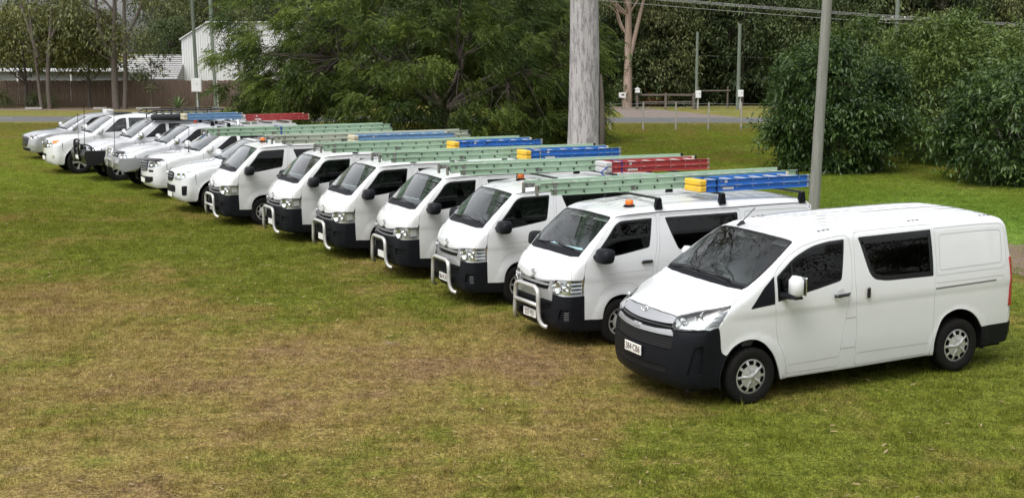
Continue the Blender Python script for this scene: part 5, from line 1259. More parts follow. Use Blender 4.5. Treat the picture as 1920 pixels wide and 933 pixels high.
    gtop = N.to3([(.535, .925), (.47, .915), (.30, .90), (.16, .893), (.10, .90), (.05, .918), (0, .922)]) if late else N.to3([(.53, .922), (.47, .905), (.30, .888), (.16, .880), (.09, .892), (.04, .91), (0, .912)])
    half = np.concatenate([back, seam[::-1], N.to3([(.80, hz1 + .004), (.6, hz1 - .01)]), gtop]); hN = N.inv(half)
    full = np.concatenate([hN, (hN[1:-1] * [-1, 1])[::-1]])
    panel('bonnet', N, [inset(full * ns, .004) / ns], W_, root, res=.05)
    lift = lambda P: P
    wb = T.to3([(-.375, 0), (-.385, .3), (-.405, .55)])
    wsh = np.concatenate([wb, ws_side[::-1][1:], ws_top[::-1]]); wsf = np.concatenate([wsh, (wsh[1:-1] * [1, -1, 1])[::-1]])
    cw = np.concatenate([back, ws_side[::-1][:2], wb[::-1] + np.array([-.01, 0, 0])]); cwf = np.concatenate([cw, (cw[1:-1] * [1, -1, 1])[::-1]])
    panel('cowl', T, [T.inv(cwf)], BLACKP, root, res=.05, off=-.006)
    ws = panel('windscreen', T, [T.inv(wsf)], SCREEN, root, res=.07, off=-.004, flange=0)
    panel('windscreen_border', T, [T.inv(wsf), inset(T.inv(wsf), .024)], BLACKG, ws, res=.05, off=-.002, flange=0)
    for y0, y1 in ((.5, -.06), (-.08, -.62)):
        p = T.to3([(-.40, y0), (-.385, .5 * (y0 + y1)), (-.41, y1)], .018); MB().tube(p.tolist(), .010, 6).build('wiper', BLACKG, root)
    # lamps
    for mir in (False, True):
        y = -1 if mir else 1
        h = panel('headlight', N, [inset(hl * ns, .004) / ns], CLEAR, root, res=.05, flange=0, mirror=mir)
        panel('lamp_housing', N, [inset(hl * ns, -.004) / ns], REFLECT if late else mat('aged_lamp_reflector', (.55, .55, .52), .25, .5), h, res=.06, off=-.06, flange=-.056, mirror=mir)
        for th, z, rr in (((.64, .84, .078), (.80, .84, .055)) if late else ((.63, .84, .083), (.79, .86, .06))):
            p = N.to3([(th, z)], -.05)[0]; o = MB().lathe([(rr, .045), (rr * .93, .028), (rr * .7, .005), (rr * .35, -.012), (0, -.016)], 20, 'x').build('reflector_bowl', CHROME, h, smooth=True); o.location = (p[0] + .008, y * p[1], p[2]); o.rotation_euler = (0, 0, y * .45)
        for k in range(3 if late else 1):
            q = N.to3([(.84, .79 + .055 * k), (.985, .795 + .055 * k)], -.02); q[:, 1] *= y; MB().tube(q.tolist(), .013, 6).build('lamp_fin', CHROME if late else SATIN, h)
        if not late:
            q = panel('indicator', N, [rpoly([(.87, .92, .01), (.965, .925, .01), (.975, .78, .01), (.87, .775, .01)])], mat('frosted_lens', (.5, .5, .47), .3), h, res=.05, off=-.035, flange=0, mirror=mir)
    # grille
    def sym(L): L = np.asarray(L, float); return np.concatenate([L, (L[1:-1] * [-1, 1])[::-1]])
    gt = N.inv(gtop)[::-1]
    if late:
        gb = sym(np.concatenate([gt, [(.55, .78), (.548, .645), (.3, .655), (0, .66)]]))
        holes = []
        h1 = np.concatenate([inset(sym(np.concatenate([gt[:-1] - [0, .012], [(.485, .872), (.40, .868), (0, .872)]])) * ns, .004) / ns])
        h2 = sym([(0, .842), (.40, .84), (.47, .850), (.445, .79), (.3, .782), (0, .785)])
        panel('grille', N, [gb, h1, h2], SILVER, root, res=.04, off=.003, flange=.03)
    else:
        gb = sym(np.concatenate([gt, [(.545, .77), (.3, .762), (0, .76)]]))
        h1 = inset(sym(np.concatenate([gt[:-1] - [0, .008], [(.46, .868), (.3, .855), (0, .852)]])) * ns, .004) / ns
        h2 = sym([(0, .825), (.36, .832), (.47, .84), (.45, .788), (.3, .78), (0, .778)])
        panel('grille', N, [gb, h1, h2], SATIN, root, res=.04, off=.003, flange=.03)
    panel('grille_backing', N, [sym([(0, .93), (.3, .92), (.52, .92), (.54, .66), (0, .66)])], DARK, root, res=.08, off=-.03, flange=0)
    emblem(F, N.to3([(0, .975)])[0], root, .125)
    # black bumper wrapping to the wheel arch
    side = N.inv(S.to3([(-.400, .73), (-.404, .55), (-.410, .384), (-.55, .378), (-.684, .376), (-.686, .30), (-.68, .232)]))
    if late:
        bo = np.concatenate([[(0, .655), (.3, .650), (.552, .640), (.556, .728), (.75, .726), (.99, .733)], side, [(.9, .235), (.6, .225), (.3, .22), (0, .22)]])
    else:
        bo = np.concatenate([[(0, .755), (.3, .757), (.545, .764), (.56, .735), (.75, .733), (.98, .742)], side, [(.9, .235), (.6, .225), (.3, .22), (0, .22)]])
    bo = sym(bo)
    if late:
        hs = [rpoly([(-.535, .61, .01), (-.52, .51, .03), (.52, .51, .03), (.535, .61, .01)])] + [rpoly([(s * .70, .545, .02), (s * .825, .545, .01), (s * .83, .36, .02), (s * .66, .40, .04)]) for s in (1, -1)]
    else:
        hs = [rpoly([(-.50, .60, .02), (-.47, .45, .03), (.47, .45, .03), (.50, .60, .02)])] + [rpoly([(s * .55, .57, .03), (s * .80, .565, .03), (s * .78, .465, .04), (s * .56, .455, .03)]) for s in (1, -1)]
    b = panel('front_bumper', N, [inset(bo * ns, .003) / ns] + hs, BLACKP, root, res=.05, off=.004, flange=.03)
    for k, hh in enumerate(hs): panel('bumper_recess', N, [inset(hh * ns, -.004) / ns], DARK if k == 0 or not late else BLACKP, b, res=.07, off=-.03, flange=0)
    z0, z1 = (.52, .61) if late else (.46, .6)
    for k in range(3): strip('grille_slat', N, [(-.49, z0 + .01 + .03 * k), (0, z0 + .008 + .03 * k), (.49, z0 + .01 + .03 * k)], .011, BLACKP, b, off=-.008)
    for s in (1, -1):
        if late:
            for k in range(5): strip('vent_fin', N, [(s * .755, .40 + .026 * k), (s * .822, .402 + .026 * k)], .008, SATIN, b, off=-.008)
        else: strip('vent_fin', N, [(s * .56, .513), (s * .79, .515)], .014, BLACKP, b, off=-.004)
    # tail
    re = np.concatenate([rear_edge, rear_top[1:]]); ref = np.concatenate([re, (re[:-1] * [1, -1, 1])[::-1]])
    panel('tailgate', Rr, [Rr.inv(ref)], W_, root, res=.1)
    for x, s in ((-.985, 1), (-.985, -1), (-3.52, 1), (-3.52, -1)): wheel(root, x, s * .735, .325, .325, .20, .195, 'steel', side=s)
    underside(root, -.3, -4.45, .68, .20, .32, [(-.985, .345, .385, .835), (-3.52, .345, .40, .835)])
    for s in (1, -1):
        v = []; f = []; n, k = 14, 8                                     # rounded mirror housing
        for i in range(k + 1):
            a = math.pi * i / k - math.pi / 2
            for j in range(n):
                t = 2 * math.pi * j / n; sg = lambda q, e: math.copysign(abs(q) ** e, q)
                v.append((-.62 + .10 * sg(math.cos(a), .4) * sg(math.cos(t), .6) - .02 * math.sin(a), s * .985 + .155 * sg(math.cos(a), .35) * sg(math.sin(t), .5), 1.295 + .098 * sg(math.sin(a), .6)))
        for i in range(k):
            for j in range(n): f.append((i * n + j, i * n + (j + 1) % n, (i + 1) * n + (j + 1) % n, (i + 1) * n + j))
        m = mesh_obj('wing_mirror', v, f, BLACKP, root, smooth=True)
        MB().tube([(-.60, s * .90, 1.27), (-.57, s * .80, 1.26)], .04, 8).build('mirror_arm', BLACKP, m)
    cabin_fittings(root, -.43, -.78, .8, 1.205, .66, -1.25, (-.80, -.38, 1.25), 1.62, (-1.75, .4, 1.78, .68))
    for s in (1, -1): MB().box((-1.03, s * .32, 1.72), (.2, .42, .018), (0, R(18), 0), bev=.008).build('sun_visor', LINER, root)
    return root

def bull_bar(van, cross, zt=.855, zb=.315):
    w = .37
    def loop(s): return catmull([(-.02, s * (w + .09), zb - .01), (.03, s * (w + .045), zb + .015), (.06, s * w, zb + .10), (.065, s * (w - .02), .5 * (zt + zb)), (.065, s * (w - .025), zt - .14), (.065, s * (w - .055), zt - .04), (.065, s * (w - .14), zt)], 4)
    P = np.concatenate([loop(1), loop(-1)[::-1]]); b = MB().tube(P.tolist(), .031, 10).build('bull_bar', GALV, van, smooth=True)
    if cross: MB().tube([(.07, w - .02, zt - .25), (.07, 0, zt - .245), (.07, -w + .02, zt - .25)], .028, 10).build('cross_tube', GALV, b, smooth=True)
    for s in (1, -1): MB().box((-.02, s * (w - .06), .40), (.10, .02, .08)).build('bar_bracket', DARK, b)

def beacon(parent, x, y, z, s=1.):
    b = MB().lathe([(0, 0), (.085 * s, 0), (.08 * s, .018 * s), (.055 * s, .03 * s), (.05 * s, .04 * s)], 20, 'z').build('beacon_light', BLACKP, parent, angle=40); b.location = (x, y, z)
    MB().lathe([(.056 * s, .028 * s), (.06 * s, .035 * s), (.055 * s, .085 * s), (.048 * s, .096 * s), (0, .098 * s)], 20, 'z').build('amber_dome', AMBER, b, angle=40)

def roof_bars(parent, F, xs, w=.70, z=None, bar=.04):
    T = Chart(F, 'T', .7)
    for x in xs:
        zt = T.to3([(x, 0)])[0][2] + .075; zf = T.to3([(x, w - .03)])[0][2] - .03
        b = MB().box((x, 0, zt), (.06, 2 * w + .04, .03), bev=.008).build('roof_bar', BLACKG, parent)
        for s in (1, -1):
            MB().prism([(x - .06, zf), (x + .06, zf), (x + .035, zt + .0), (x - .035, zt + .0)], s * (w - .045), s * (w + .015)).build('bar_foot', BLACKP, b)
# ---------------------------------------------------------------- utes and wagons of the far end
def build_car(q, label, body_paint, cat='ute'):
    F = car_form(q); zc0 = q['tyre'] + .35
    S = Chart(F, 'S'); A = Chart(F, 'A', zc0); T = Chart(F, 'T', .6); N = Chart(F, 'N', -1.1); Rr = Chart(F, 'R', -3.)
    L, w, zg, zb, xc, zc, xt, zt, H, xe, hub, wb, ty = [q[k] for k in ('L', 'w', 'nose_z', 'low_z', 'cowl_x', 'cowl_z', 'top_x', 'top_z', 'H', 'roof_end', 'hub', 'wb', 'tyre')]
    root = empty(q['name']); tag(root, label, cat, 'vehicles parked in a row on the lawn')
    s2a = lambda P: A.inv(S.to3(P)); sc = np.array([1, AS]); ns = np.array([AS, 1])
    ra = ty + .075; xs = hub + ra * .86 + .10
    zs = zg + .015
    def arch(h, a0, a1, n=13): return S.to3([(h + ra * math.cos(a), ty + .03 + ra * math.sin(a)) for a in np.linspace(a0, a1, n)])
    sillz = zb + .10
    a_s = -math.asin(min(.95, max(-.95, (ty + .03 - sillz) / ra)))
    aF = arch(hub, .55, math.pi - a_s); aR = arch(hub - wb, a_s, math.pi - a_s * 1)
    edge = S.to3([(xs, zs - .06), (xs, ty + .03 + ra * .52 + .12)])
    th0 = N.inv(edge[:1])[0]
    lip = N.to3([(t, zg - .02 + (zs - .06 - zg + .02) * (t / th0[0]) ** 2) for t in np.linspace(th0[0], 0, 9)])
    wbx, wtx = q.get('ws_w', (w - .16, w - .27))
    wsb = T.to3([(xc - .03, 0), (xc - .05, .35)]); corner = A.to3(A.inv(np.array([(xc - .13, wbx, zc + .035)])))
    wsm = A.to3(A.inv(np.array([(.5 * (xc + xt) - .12, .5 * (wbx + wtx) + .01, .5 * (zc + zt) + .015), (xt - .10, wtx, zt - .005)])))
    wst = T.to3([(xt - .07, .3), (xt - .06, 0)])
    rear = S.to3([(-L + .10, sillz), (-L + .10, zc - .05)]); rtop = None
    if q.get('wagon'):
        rear = np.concatenate([S.to3([(-L + .10, sillz), (-L + .10, zc - .1)]), A.to3([(x, v) for x, v in ((xe + .12, .42), (xe + .16, .62), (xe + .2, .8), (xe + .22, 1.1), (xe + .22, math.pi / 2))])])
    else:
        rear = np.concatenate([S.to3([(-L + .10, sillz), (-L + .10, zc - .1)]), A.to3([(-L + .12, v) for v in (.55, .9, 1.3, math.pi / 2)])])
    sl = S.to3([(hub - ra, sillz), (.5 * (2 * hub - wb), sillz), (hub - wb + ra, sillz)])
    out = np.concatenate([aF, sl[1:-1], aR, rear, wst[::-1], wsm[::-1], corner, wsb[::-1], lip[::-1], edge])
    wins = [s2a(rpoly(p)) for p in q['windows']]
    panel('body_shell', A, [A.inv(out)] + wins, body_paint, root, res=.075, both=True)
    for wn_ in wins:
        for mir in (False, True):
            g = panel('side_window', A, [inset(wn_ * sc, -.003) / sc], q.get('glass', TINT), root, res=.09, off=-.006, flange=0, mirror=mir)
            panel('window_trim', A, [inset(wn_ * sc, .001) / sc, inset(wn_ * sc, .02) / sc], BLACKG, g, res=.08, off=-.002, flange=0, mirror=mir)
    wsh = np.concatenate([wsb, corner, wsm, wst]); wsf = np.concatenate([wsh, (wsh[1:-1] * [1, -1, 1])[::-1]])
    g = panel('windscreen', T, [T.inv(wsf)], SCREEN, root, res=.08, off=-.004, flange=0)
    panel('windscreen_border', T, [T.inv(wsf), inset(T.inv(wsf), .03)], BLACKG, g, res=.06, off=-.002, flange=0)
    pb = np.concatenate([T.to3([(xc - .015, 0), (xc - .03, .35)]), corner + [.04, 0, 0], corner, wsb[::-1] + [-.03, 0, 0]]); pbf = np.concatenate([pb, (pb[1:-1] * [1, -1, 1])[::-1]])
    panel('cowl', T, [T.inv(pbf)], BLACKP, root, res=.06, off=.003, flange=0)
    for y0, y1 in ((.52, -.05), (-.07, -.6)):
        p = T.to3([(xc - .11, y0), (xc - .07, .5 * (y0 + y1)), (xc - .10, y1)], .015); MB().tube(p.tolist(), .011, 6).build('wiper', BLACKG, root)
    cl = mat('crease_shade_grey', (.36, .36, .36), .4)
    # bonnet shut lines and door gaps
    hb = [T.to3([(xc + .02 - (xc + .02 + .25) * t, (wbx + .06) - .08 * t ** 2)])[0] for t in np.linspace(0, 1, 8)]
    strip('bonnet_gap', A, A.inv(np.array(hb)), .010, SEAM, root, off=.001, both=True)
    for D in q['doors']: strip('door_gap', A, s2a(catmull(D, 3)), .008, SEAM, root, off=.001, both=True)
    for (hx, hz) in q.get('handles', []):
        for s in (1, -1):
            y = S.to3([(hx, hz)])[0][1]; MB().box((hx, s * (y + .015), hz), (.2, .035, .035), bev=.012).build('door_handle', body_paint if not q.get('chrome') else CHROME, root)
    # nose
    bl = N.inv(np.concatenate([edge, S.to3([(hub + ra * .86, ty + .03 + ra * .52), (hub + ra * .97, ty + .03 + ra * .24), (hub + ra * 1.0, max(zb + .08, ty - .02)), (hub + ra + .03, zb + .02)])]))
    no = np.concatenate([N.inv(lip)[::-1], bl[1:], [(.5, zb - .0), (.25, zb), (0, zb)]]); nof = np.concatenate([no, (no[1:-1] * [-1, 1])[::-1]])
    nose = panel('front_bumper', N, [inset(nof * ns, .004) / ns], q.get('bumper_mat', body_paint), root, res=.06)
    for nm, poly, m_, off in q['nose']:
        P = np.asarray(poly, float)
        if nm.endswith('*'):         # one on each side
            for mir in (False, True): panel(nm[:-1], N, [P], m_, root, res=.06, off=off, flange=.02, mirror=mir)
        else:
            P = np.concatenate([P, (P[1:-1] * [-1, 1])[::-1]]); panel(nm, N, [P], m_, root, res=.06, off=off, flange=.02)
    hl = np.asarray(q['lamp'], float)
    for mir in (False, True):
        y = -1 if mir else 1
        h = panel('headlight', N, [rpoly([tuple(p) + (.02,) for p in hl])], CLEAR, root, res=.06, off=.012, flange=.01, mirror=mir)
        panel('lamp_housing', N, [inset(rpoly([tuple(p) + (.02,) for p in hl]) * ns, .006) / ns], q.get('lamp_mat', REFLECT), h, res=.07, off=.004, flange=0, mirror=mir)
        c = hl.mean(0)
        for k, (du, rr) in enumerate(((-.08, .055), (.09, .05))):
            p = N.to3([(c[0] + du, c[1] + .01 * k)], .0)[0]; o = MB().lathe([(rr, .02), (rr * .9, .012), (rr * .5, .002), (0, .0)], 16, 'x').build('reflector_bowl', CHROME, h, smooth=True); o.location = (p[0] + .004, y * p[1], p[2]); o.rotation_euler = (0, 0, y * .55)
        if q.get('amber'):
            panel('indicator', N, [rpoly([tuple(p) + (.01,) for p in q['amber']])], AMBER, h, res=.06, off=.009, flange=0, mirror=mir)
    for z_, x_, s_ in q.get('slats', []):
        strip('grille_slat', N, [(-s_, z_), (0, z_), (s_, z_)], x_, q.get('slat_mat', CHROME), root, off=.022)
    if q.get('plate'):
        p = N.to3([(0, q['plate'])])[0]; MB().box((p[0] + .02, 0, p[2]), (.012, .37, .12), bev=.003).build('number_plate', PLATE, root)
    # tail
    re = rear[rear[:, 1] >= 0]; ref = np.concatenate([re, (re[:-1] * [1, -1, 1])[::-1]])
    if q.get('wagon'): panel('tailgate', Rr, [Rr.inv(ref)], body_paint, root, res=.12, flange=0)
    else:
        MB().box((-L + .08, 0, (sillz + zc) / 2), (.05, 2 * w - .1, zc - sillz - .05), bev=.02).build('tailgate', body_paint, root)
    for x in (hub, hub - wb):
        for s in (1, -1): wheel(root, x, s * (w - .125), ty, ty, q.get('rim', .225), .25, q.get('rims', 'spoke6'), side=s)
    underside(root, -.3, -L + .2, w - .25, zb + .0, zb + .14, [(hub, ty + .03, ra, w - .01), (hub - wb, ty + .03, ra, w - .01)])
    for s in (1, -1):
        m = MB().box((xc - .33, s * (w + .12), zc + .10), (.15, .27, .20), bev=.05).build('wing_mirror', q.get('mirror_mat', body_paint), root, angle=80)
        MB().tube([(xc - .32, s * (w + .04), zc + .03), (xc - .33, s * (w - .09), zc + .02)], .035, 8).build('mirror_arm', BLACKP, m)
    cabin_fittings(root, xc - .10, xc - .5, .8, zc - .05, w - .28, xc - 1.25, (xc - .6, -.38, zc - .02), H - .22, None)
    return root, F
def sym_half(pts): return pts
def dbl_cab_windows(xc, zc, H, xt, x_end=-3.36, split=-2.46):
    """front and rear door glass of a double cab, side view (x, z, corner radius)"""
    t = H - .135; b = zc + .03
    return [[(xc - .50, b - .005, .02), (xt - .28, t - .02, .12), (split + .03, t, .03), (split + .05, b + .03, .05)],
            [(split - .06, t, .03), (x_end + .12, t - .03, .06), (x_end + .16, b + .1, .1), (split - .05, b + .03, .05)]]
BASE_UTE = dict(name='ute', L=5.3, w=.925, nose_z=1.06, low_z=.30, cowl_x=-1.24, cowl_z=1.25, top_x=-1.98, top_z=1.715, H=1.80, roof_end=-3.42, hub=-.92, wb=3.1, tyre=.385, rake=.05,
    doors=[[(-1.42, 1.24), (-1.44, .9), (-1.47, .52)], [(-2.47, 1.28), (-2.46, .9), (-2.45, .52)], [(-3.30, 1.28), (-3.32, .95), (-3.22, .62)]], handles=[(-2.30, 1.06), (-3.14, 1.07)])
def ute(**k):
    q = dict(BASE_UTE); q.update(k); q.setdefault('windows', dbl_cab_windows(q['cowl_x'], q['cowl_z'], q['H'], q['top_x'])); return q

# white ute with raised dark grille, nearest of the far group
Q_A = ute(nose=[('grille', [(0, 1.03), (.16, 1.02), (.235, .985), (.225, .86), (.15, .80), (0, .79)], BLACKP, .016),
                ('bumper_vent*', rpoly([(.60, .70, .02), (.74, .72, .03), (.72, .48, .03), (.60, .47, .03)]), BLACKP, .008),
                ('lower_grille', [(0, .70), (.30, .70), (.34, .62), (.30, .53), (0, .53)], BLACKP, .01)],
          lamp=[(.27, .99), (.66, 1.055), (.90, 1.085), (.76, .94), (.54, .84), (.30, .84)], slats=[(.965, .024, .2), (.90, .02, .2)], slat_mat=SATIN, plate=.46, H=1.79)
# white ute with a black bonnet guard and slatted grille
Q_B = ute(nose=[('grille', [(0, 1.05), (.22, 1.045), (.30, 1.01), (.29, .76), (0, .74)], BLACKP, .014),
                ('bonnet_guard', [(0, 1.10), (.3, 1.10), (.6, 1.105), (.80, 1.10), (.62, 1.045), (.3, 1.04), (0, 1.04)], mat('smoked_guard', (.02, .012, .016), .15), .03),
                ('upper_vent*', rpoly([(.36, .80, .02), (.58, .80, .03), (.56, .745, .02), (.37, .74, .02)]), BLACKP, .008),
                ('lower_grille', [(0, .60), (.40, .61), (.56, .62), (.54, .50), (.36, .44), (0, .43)], BLACKP, .01)],
          lamp=[(.33, 1.0), (.68, 1.045), (.92, 1.075), (.78, .94), (.54, .86), (.33, .85)], lamp_mat=mat('smoked_lamp_housing', (.10, .10, .11), .2, .5), slats=[(.99, .03, .27), (.92, .03, .27), (.85, .03, .27), (.79, .03, .27)], slat_mat=SATIN, plate=.5, H=1.80)
# white ute with alloy bull bar, ladder racks and a tray canopy
Q_C = ute(nose=[('grille', [(0, 1.06), (.22, 1.055), (.28, 1.02), (.26, .84), (0, .82)], BLACKP, .014),
                ('bonnet_guard', [(0, 1.11), (.3, 1.11), (.56, 1.105), (.46, 1.05), (.3, 1.045), (0, 1.045)], mat('smoked_guard', (.02, .012, .016), .15), .035)],
          lamp=[(.30, 1.02), (.62, 1.07), (.88, 1.09), (.76, .96), (.52, .88), (.31, .87)], slats=[(1.0, .03, .24), (.94, .03, .24), (.88, .03, .24)], tyre=.40, nose_z=1.08, cowl_z=1.29, top_z=1.76, H=1.85, chrome=True, mirror_mat=CHROME, low_z=.52)
# silver-white wagon with black steel bar, roof platform and awning
Q_D = ute(name='wagon', wagon=True, L=4.9, nose=[('grille', [(0, 1.07), (.24, 1.065), (.30, 1.03), (.28, .86), (0, .84)], BLACKP, .014)],
          lamp=[(.33, 1.03), (.66, 1.10), (.92, 1.12), (.80, .98), (.58, .90), (.34, .88)], slats=[(1.02, .02, .25), (.96, .02, .25), (.90, .02, .25)], tyre=.40, nose_z=1.10, cowl_z=1.29, top_z=1.80, H=1.87, roof_end=-4.72, rake=.15, chrome=True, mirror_mat=CHROME, low_z=.50, rims='spoke6',
          windows=[[(-1.74, 1.315, .02), (-2.26, 1.715, .12), (-2.43, 1.735, .03), (-2.41, 1.34, .05)], [(-2.52, 1.735, .03), (-3.40, 1.72, .05), (-3.42, 1.36, .08), (-2.51, 1.34, .05)], [(-3.5, 1.72, .04), (-4.3, 1.69, .08), (-4.38, 1.38, .06), (-3.52, 1.36, .05)]])
# big white wagon
Q_E = ute(name='wagon', wagon=True, L=4.95, w=.985, nose=[('grille', [(0, 1.10), (.24, 1.10), (.31, 1.08), (.29, .86), (0, .85)], mat('grille_grey', (.09, .09, .095), .3, .6), .014),
          ('fog_lamp*', rpoly([(.60, .62, .02), (.72, .63, .03), (.71, .54, .03), (.60, .53, .02)]), REFLECT, .008), ('bumper_vent', [(0, .66), (.22, .66), (.25, .58), (0, .575)], BLACKP, .008)],
          lamp=[(.35, 1.07), (.60, 1.10), (.62, .93), (.48, .88), (.36, .87)], amber=[(.61, 1.10), (.84, 1.115), (.78, 1.03), (.62, .99)], slats=[(1.05, .03, .27), (.98, .03, .27), (.91, .03, .27)], slat_mat=CHROME,
          hub=-.92, wb=2.85, tyre=.395, nose_z=1.12, cowl_x=-1.26, cowl_z=1.30, top_x=-1.98, top_z=1.80, H=1.91, roof_end=-4.78, rake=.12, rims='spoke5', rim=.24, glass=TINTL, plate=.52,
          windows=[[(-1.76, 1.33, .02), (-2.27, 1.755, .12), (-2.50, 1.775, .03), (-2.48, 1.35, .05)], [(-2.58, 1.775, .03), (-3.45, 1.76, .05), (-3.47, 1.38, .08), (-2.57, 1.355, .05)], [(-3.56, 1.76, .04), (-4.38, 1.72, .08), (-4.46, 1.40, .06), (-3.58, 1.38, .05)]])
# silver crossover at the far end
Q_F = ute(name='wagon', wagon=True, L=4.55, w=.915, nose=[('grille', [(0, .86), (.3, .86), (.46, .82), (.40, .58), (.28, .50), (0, .49)], BLACKG, .012), ('lower_grille', [(0, .44), (.4, .44), (.55, .42), (.50, .34), (0, .33)], BLACKP, .01)],
          lamp=[(.50, .86), (.80, .90), (.94, .885), (.78, .80), (.52, .79)], lamp_mat=mat('smoked_lamp_housing', (.10, .10, .11), .2, .5), slats=[(.49, .02, .3)], hub=-.93, wb=2.7, tyre=.355, nose_z=.92, cowl_x=-1.28, cowl_z=1.08, top_x=-2.05, top_z=1.53, H=1.655, roof_end=-4.42, rake=.35, low_z=.27, rims='spoke5', rim=.235,
          windows=[[(-1.85, 1.115, .02), (-2.35, 1.49, .12), (-2.60, 1.525, .03), (-2.58, 1.14, .05)], [(-2.68, 1.525, .03), (-3.30, 1.50, .06), (-3.55, 1.2, .06), (-2.67, 1.15, .05)]],
          doors=[[(-1.50, 1.07), (-1.52, .8), (-1.54, .45)], [(-2.63, 1.12), (-2.62, .8), (-2.6, .45)], [(-3.5, 1.16), (-3.42, .85), (-3.2, .5)]], handles=[(-2.44, .92), (-3.3, .94)])
CARW = paint('ute_white_paint', (.63, .645, .66), .2, .05)
CARS = paint('pale_silver_paint', (.56, .57, .60), .28, .05, .2)
CARG = paint('silver_metallic_paint', (.45, .46, .49), .25, .05, .45)
def place_on_lawn(o, x, y, yaw): o.location = (x, y, float(ground_z(x, y))); o.rotation_euler = (0, 0, R(yaw))
FAR = [(Q_A, 'white double cab ute with black honeycomb grille, fourth from the left', CARW, 'ute', (-8.55, 32.9, 209)),
       (Q_B, 'white double cab ute with smoked bonnet guard and slatted grille', CARW, 'ute', (-10.1, 36.1, 210)),
       (Q_C, 'white ute with alloy bull bar and a blue ladder on its roof', CARS, 'ute', (-11.6, 38.5, 209)),
       (Q_D, 'white wagon with black steel bull bar, black roof platform and rolled awning', CARS, 'wagon', (-13.3, 40.85, 210)),
       (Q_E, 'large white wagon with amber front indicators, second from the left', CARW, 'wagon', (-15.3, 43.2, 210)),
       (Q_F, 'silver crossover wagon at the far left end of the row', CARG, 'wagon', (-17.95, 48.6, 212))]
far = []
for q, lab, pm, ct, pl in FAR:
    o, f_ = build_car(q, lab, pm, ct); place_on_lawn(o, *pl); far.append((o, f_))
# ---------------------------------------------------------------- ladders
GREENF = mat('green_fibreglass', (.30, .45, .315), .55, noise=(7, (.40, .52, .41), .28, (.4, 3, 3)), bump=(40, .1))
GREENW = mat('weathered_green_fibreglass', (.36, .43, .33), .6, noise=(9, (.47, .48, .42), .25, (.4, 3, 3)), bump=(40, .1))
BLUEF = mat('blue_fibreglass', (.015, .13, .48), .45, noise=(9, (.04, .20, .58), .3, (.5, 3, 3)))
BLUEW = mat('faded_blue_fibreglass', (.12, .27, .48), .55, noise=(9, (.22, .36, .54), .3, (.5, 3, 3)))
REDF = mat('red_fibreglass', (.36, .028, .035), .5, noise=(9, (.45, .08, .08), .3, (.5, 3, 3)))
YELLOW = mat('yellow_plastic_cap', (.80, .52, .02), .5, noise=(12, (.5, .30, .05), .3))
CREAM = mat('weathered_cream_cap', (.44, .40, .29), .6)
CASTAL = mat('cast_aluminium', (.36, .36, .35), .5, .6, noise=(18, (.10, .10, .09), .18))
STICK = mat('white_sticker', (.7, .7, .68), .4)
STRAPB = mat('blue_webbing', (.02, .06, .30), .8)

def beam(mb, p, q, h, fl, th, side):
    """channel rail from p to q standing on edge; flanges point to side*y"""
    p, q = Vector(p), Vector(q); d = q - p; L = d.length; a = math.atan2(d.y, d.x)
    sec = [(0, -h / 2), (side * fl, -h / 2), (side * fl, -h / 2 + th), (side * th, -h / 2 + th), (side * th, h / 2 - th), (side * fl, h / 2 - th), (side * fl, h / 2), (0, h / 2)]
    n = len(sec); v = []
    for t in (p, q):
        for y, z in sec: v.append((t.x - math.sin(a) * y, t.y + math.cos(a) * y, t.z + z))
    mb.add(v, [(i, (i + 1) % n, n + (i + 1) % n, n + i) for i in range(n)] + [tuple(range(n))[::-1], tuple(range(n, 2 * n))])

def extension_ladder(label, m, L=4.5, w=.46, strap=None):
    root = empty('extension_ladder'); tag(root, label, 'ladder', 'ladders carried on the roof racks')
    h = .088; rungs = {}
    for k, (dx, ww) in enumerate(((0., w), (-.02, w - .0))):
        z = .045 + k * .094; x0 = -.02 - .16 * (1 - k) * 0 + (.0 if k == 0 else .02)
        for s in (1, -1):
            b = MB(); beam(b, (x0 - (.16 if k == 0 else 0), s * ww / 2, z), (-L + (0 if k else -.05), s * ww / 2, z), h, -.028, .006, s); b.build('rail', m, root)
        n = int((L - .3) / .3)
        for i in range(n):
            x = -.42 - .3 * i - .05 * k
            if ('r', k) not in rungs: rungs[('r', k)] = MB().tube([(0, -ww / 2, 0), (0, ww / 2, 0)], .017, 8).build('rung', GALV, root, smooth=True)
            o = rungs[('r', k)]
            if i: o = o.copy(); col.objects.link(o)
            o.location = (x, 0, z)
            for s in (1, -1):
                if ('p', s) not in rungs:
                    rungs[('p', s)] = MB().prism([(-.014, -.016), (.018, -.012), (.008, .016)], s * .0, s * .012).build('rung_plug', DARK, root); pl = rungs[('p', s)]
                else: pl = rungs[('p', s)].copy(); col.objects.link(pl)
                pl.location = (x, s * (ww / 2 + .0005), z - .003)
    for s in (1, -1):
        MB().box((-.24, s * (w / 2 + .008), .092), (.055, .02, .19), bev=.004).build('rail_bracket', CASTAL, root)
        MB().box((-.05, s * (w / 2 - .03), .12), (.17, .05, .07), bev=.01).box((.03, s * (w / 2 - .03), .085), (.03, .07, .15), bev=.008).tube([(-.11, s * (w / 2 + .012), .13), (-.11, s * (w / 2 - .07), .13)], .022, 8).build('foot', CASTAL, root)
        MB().box((-L - .02, s * w / 2, .14), (.05, .04, .1), bev=.01).build('end_cap', BLACKP, root)
        MB().box((-1.55, s * (w / 2 + .006), .045), (.07, .01, .06), bev=.002).build('rail_clip', CASTAL, root)
    if strap:
        for s in (1,): MB().box((-strap, s * (w / 2 + .012), .09), (.045, .008, .21)).box((-strap, 0, .192), (.045, w + .03, .006)).build('strap', STRAPB, root)
    return root

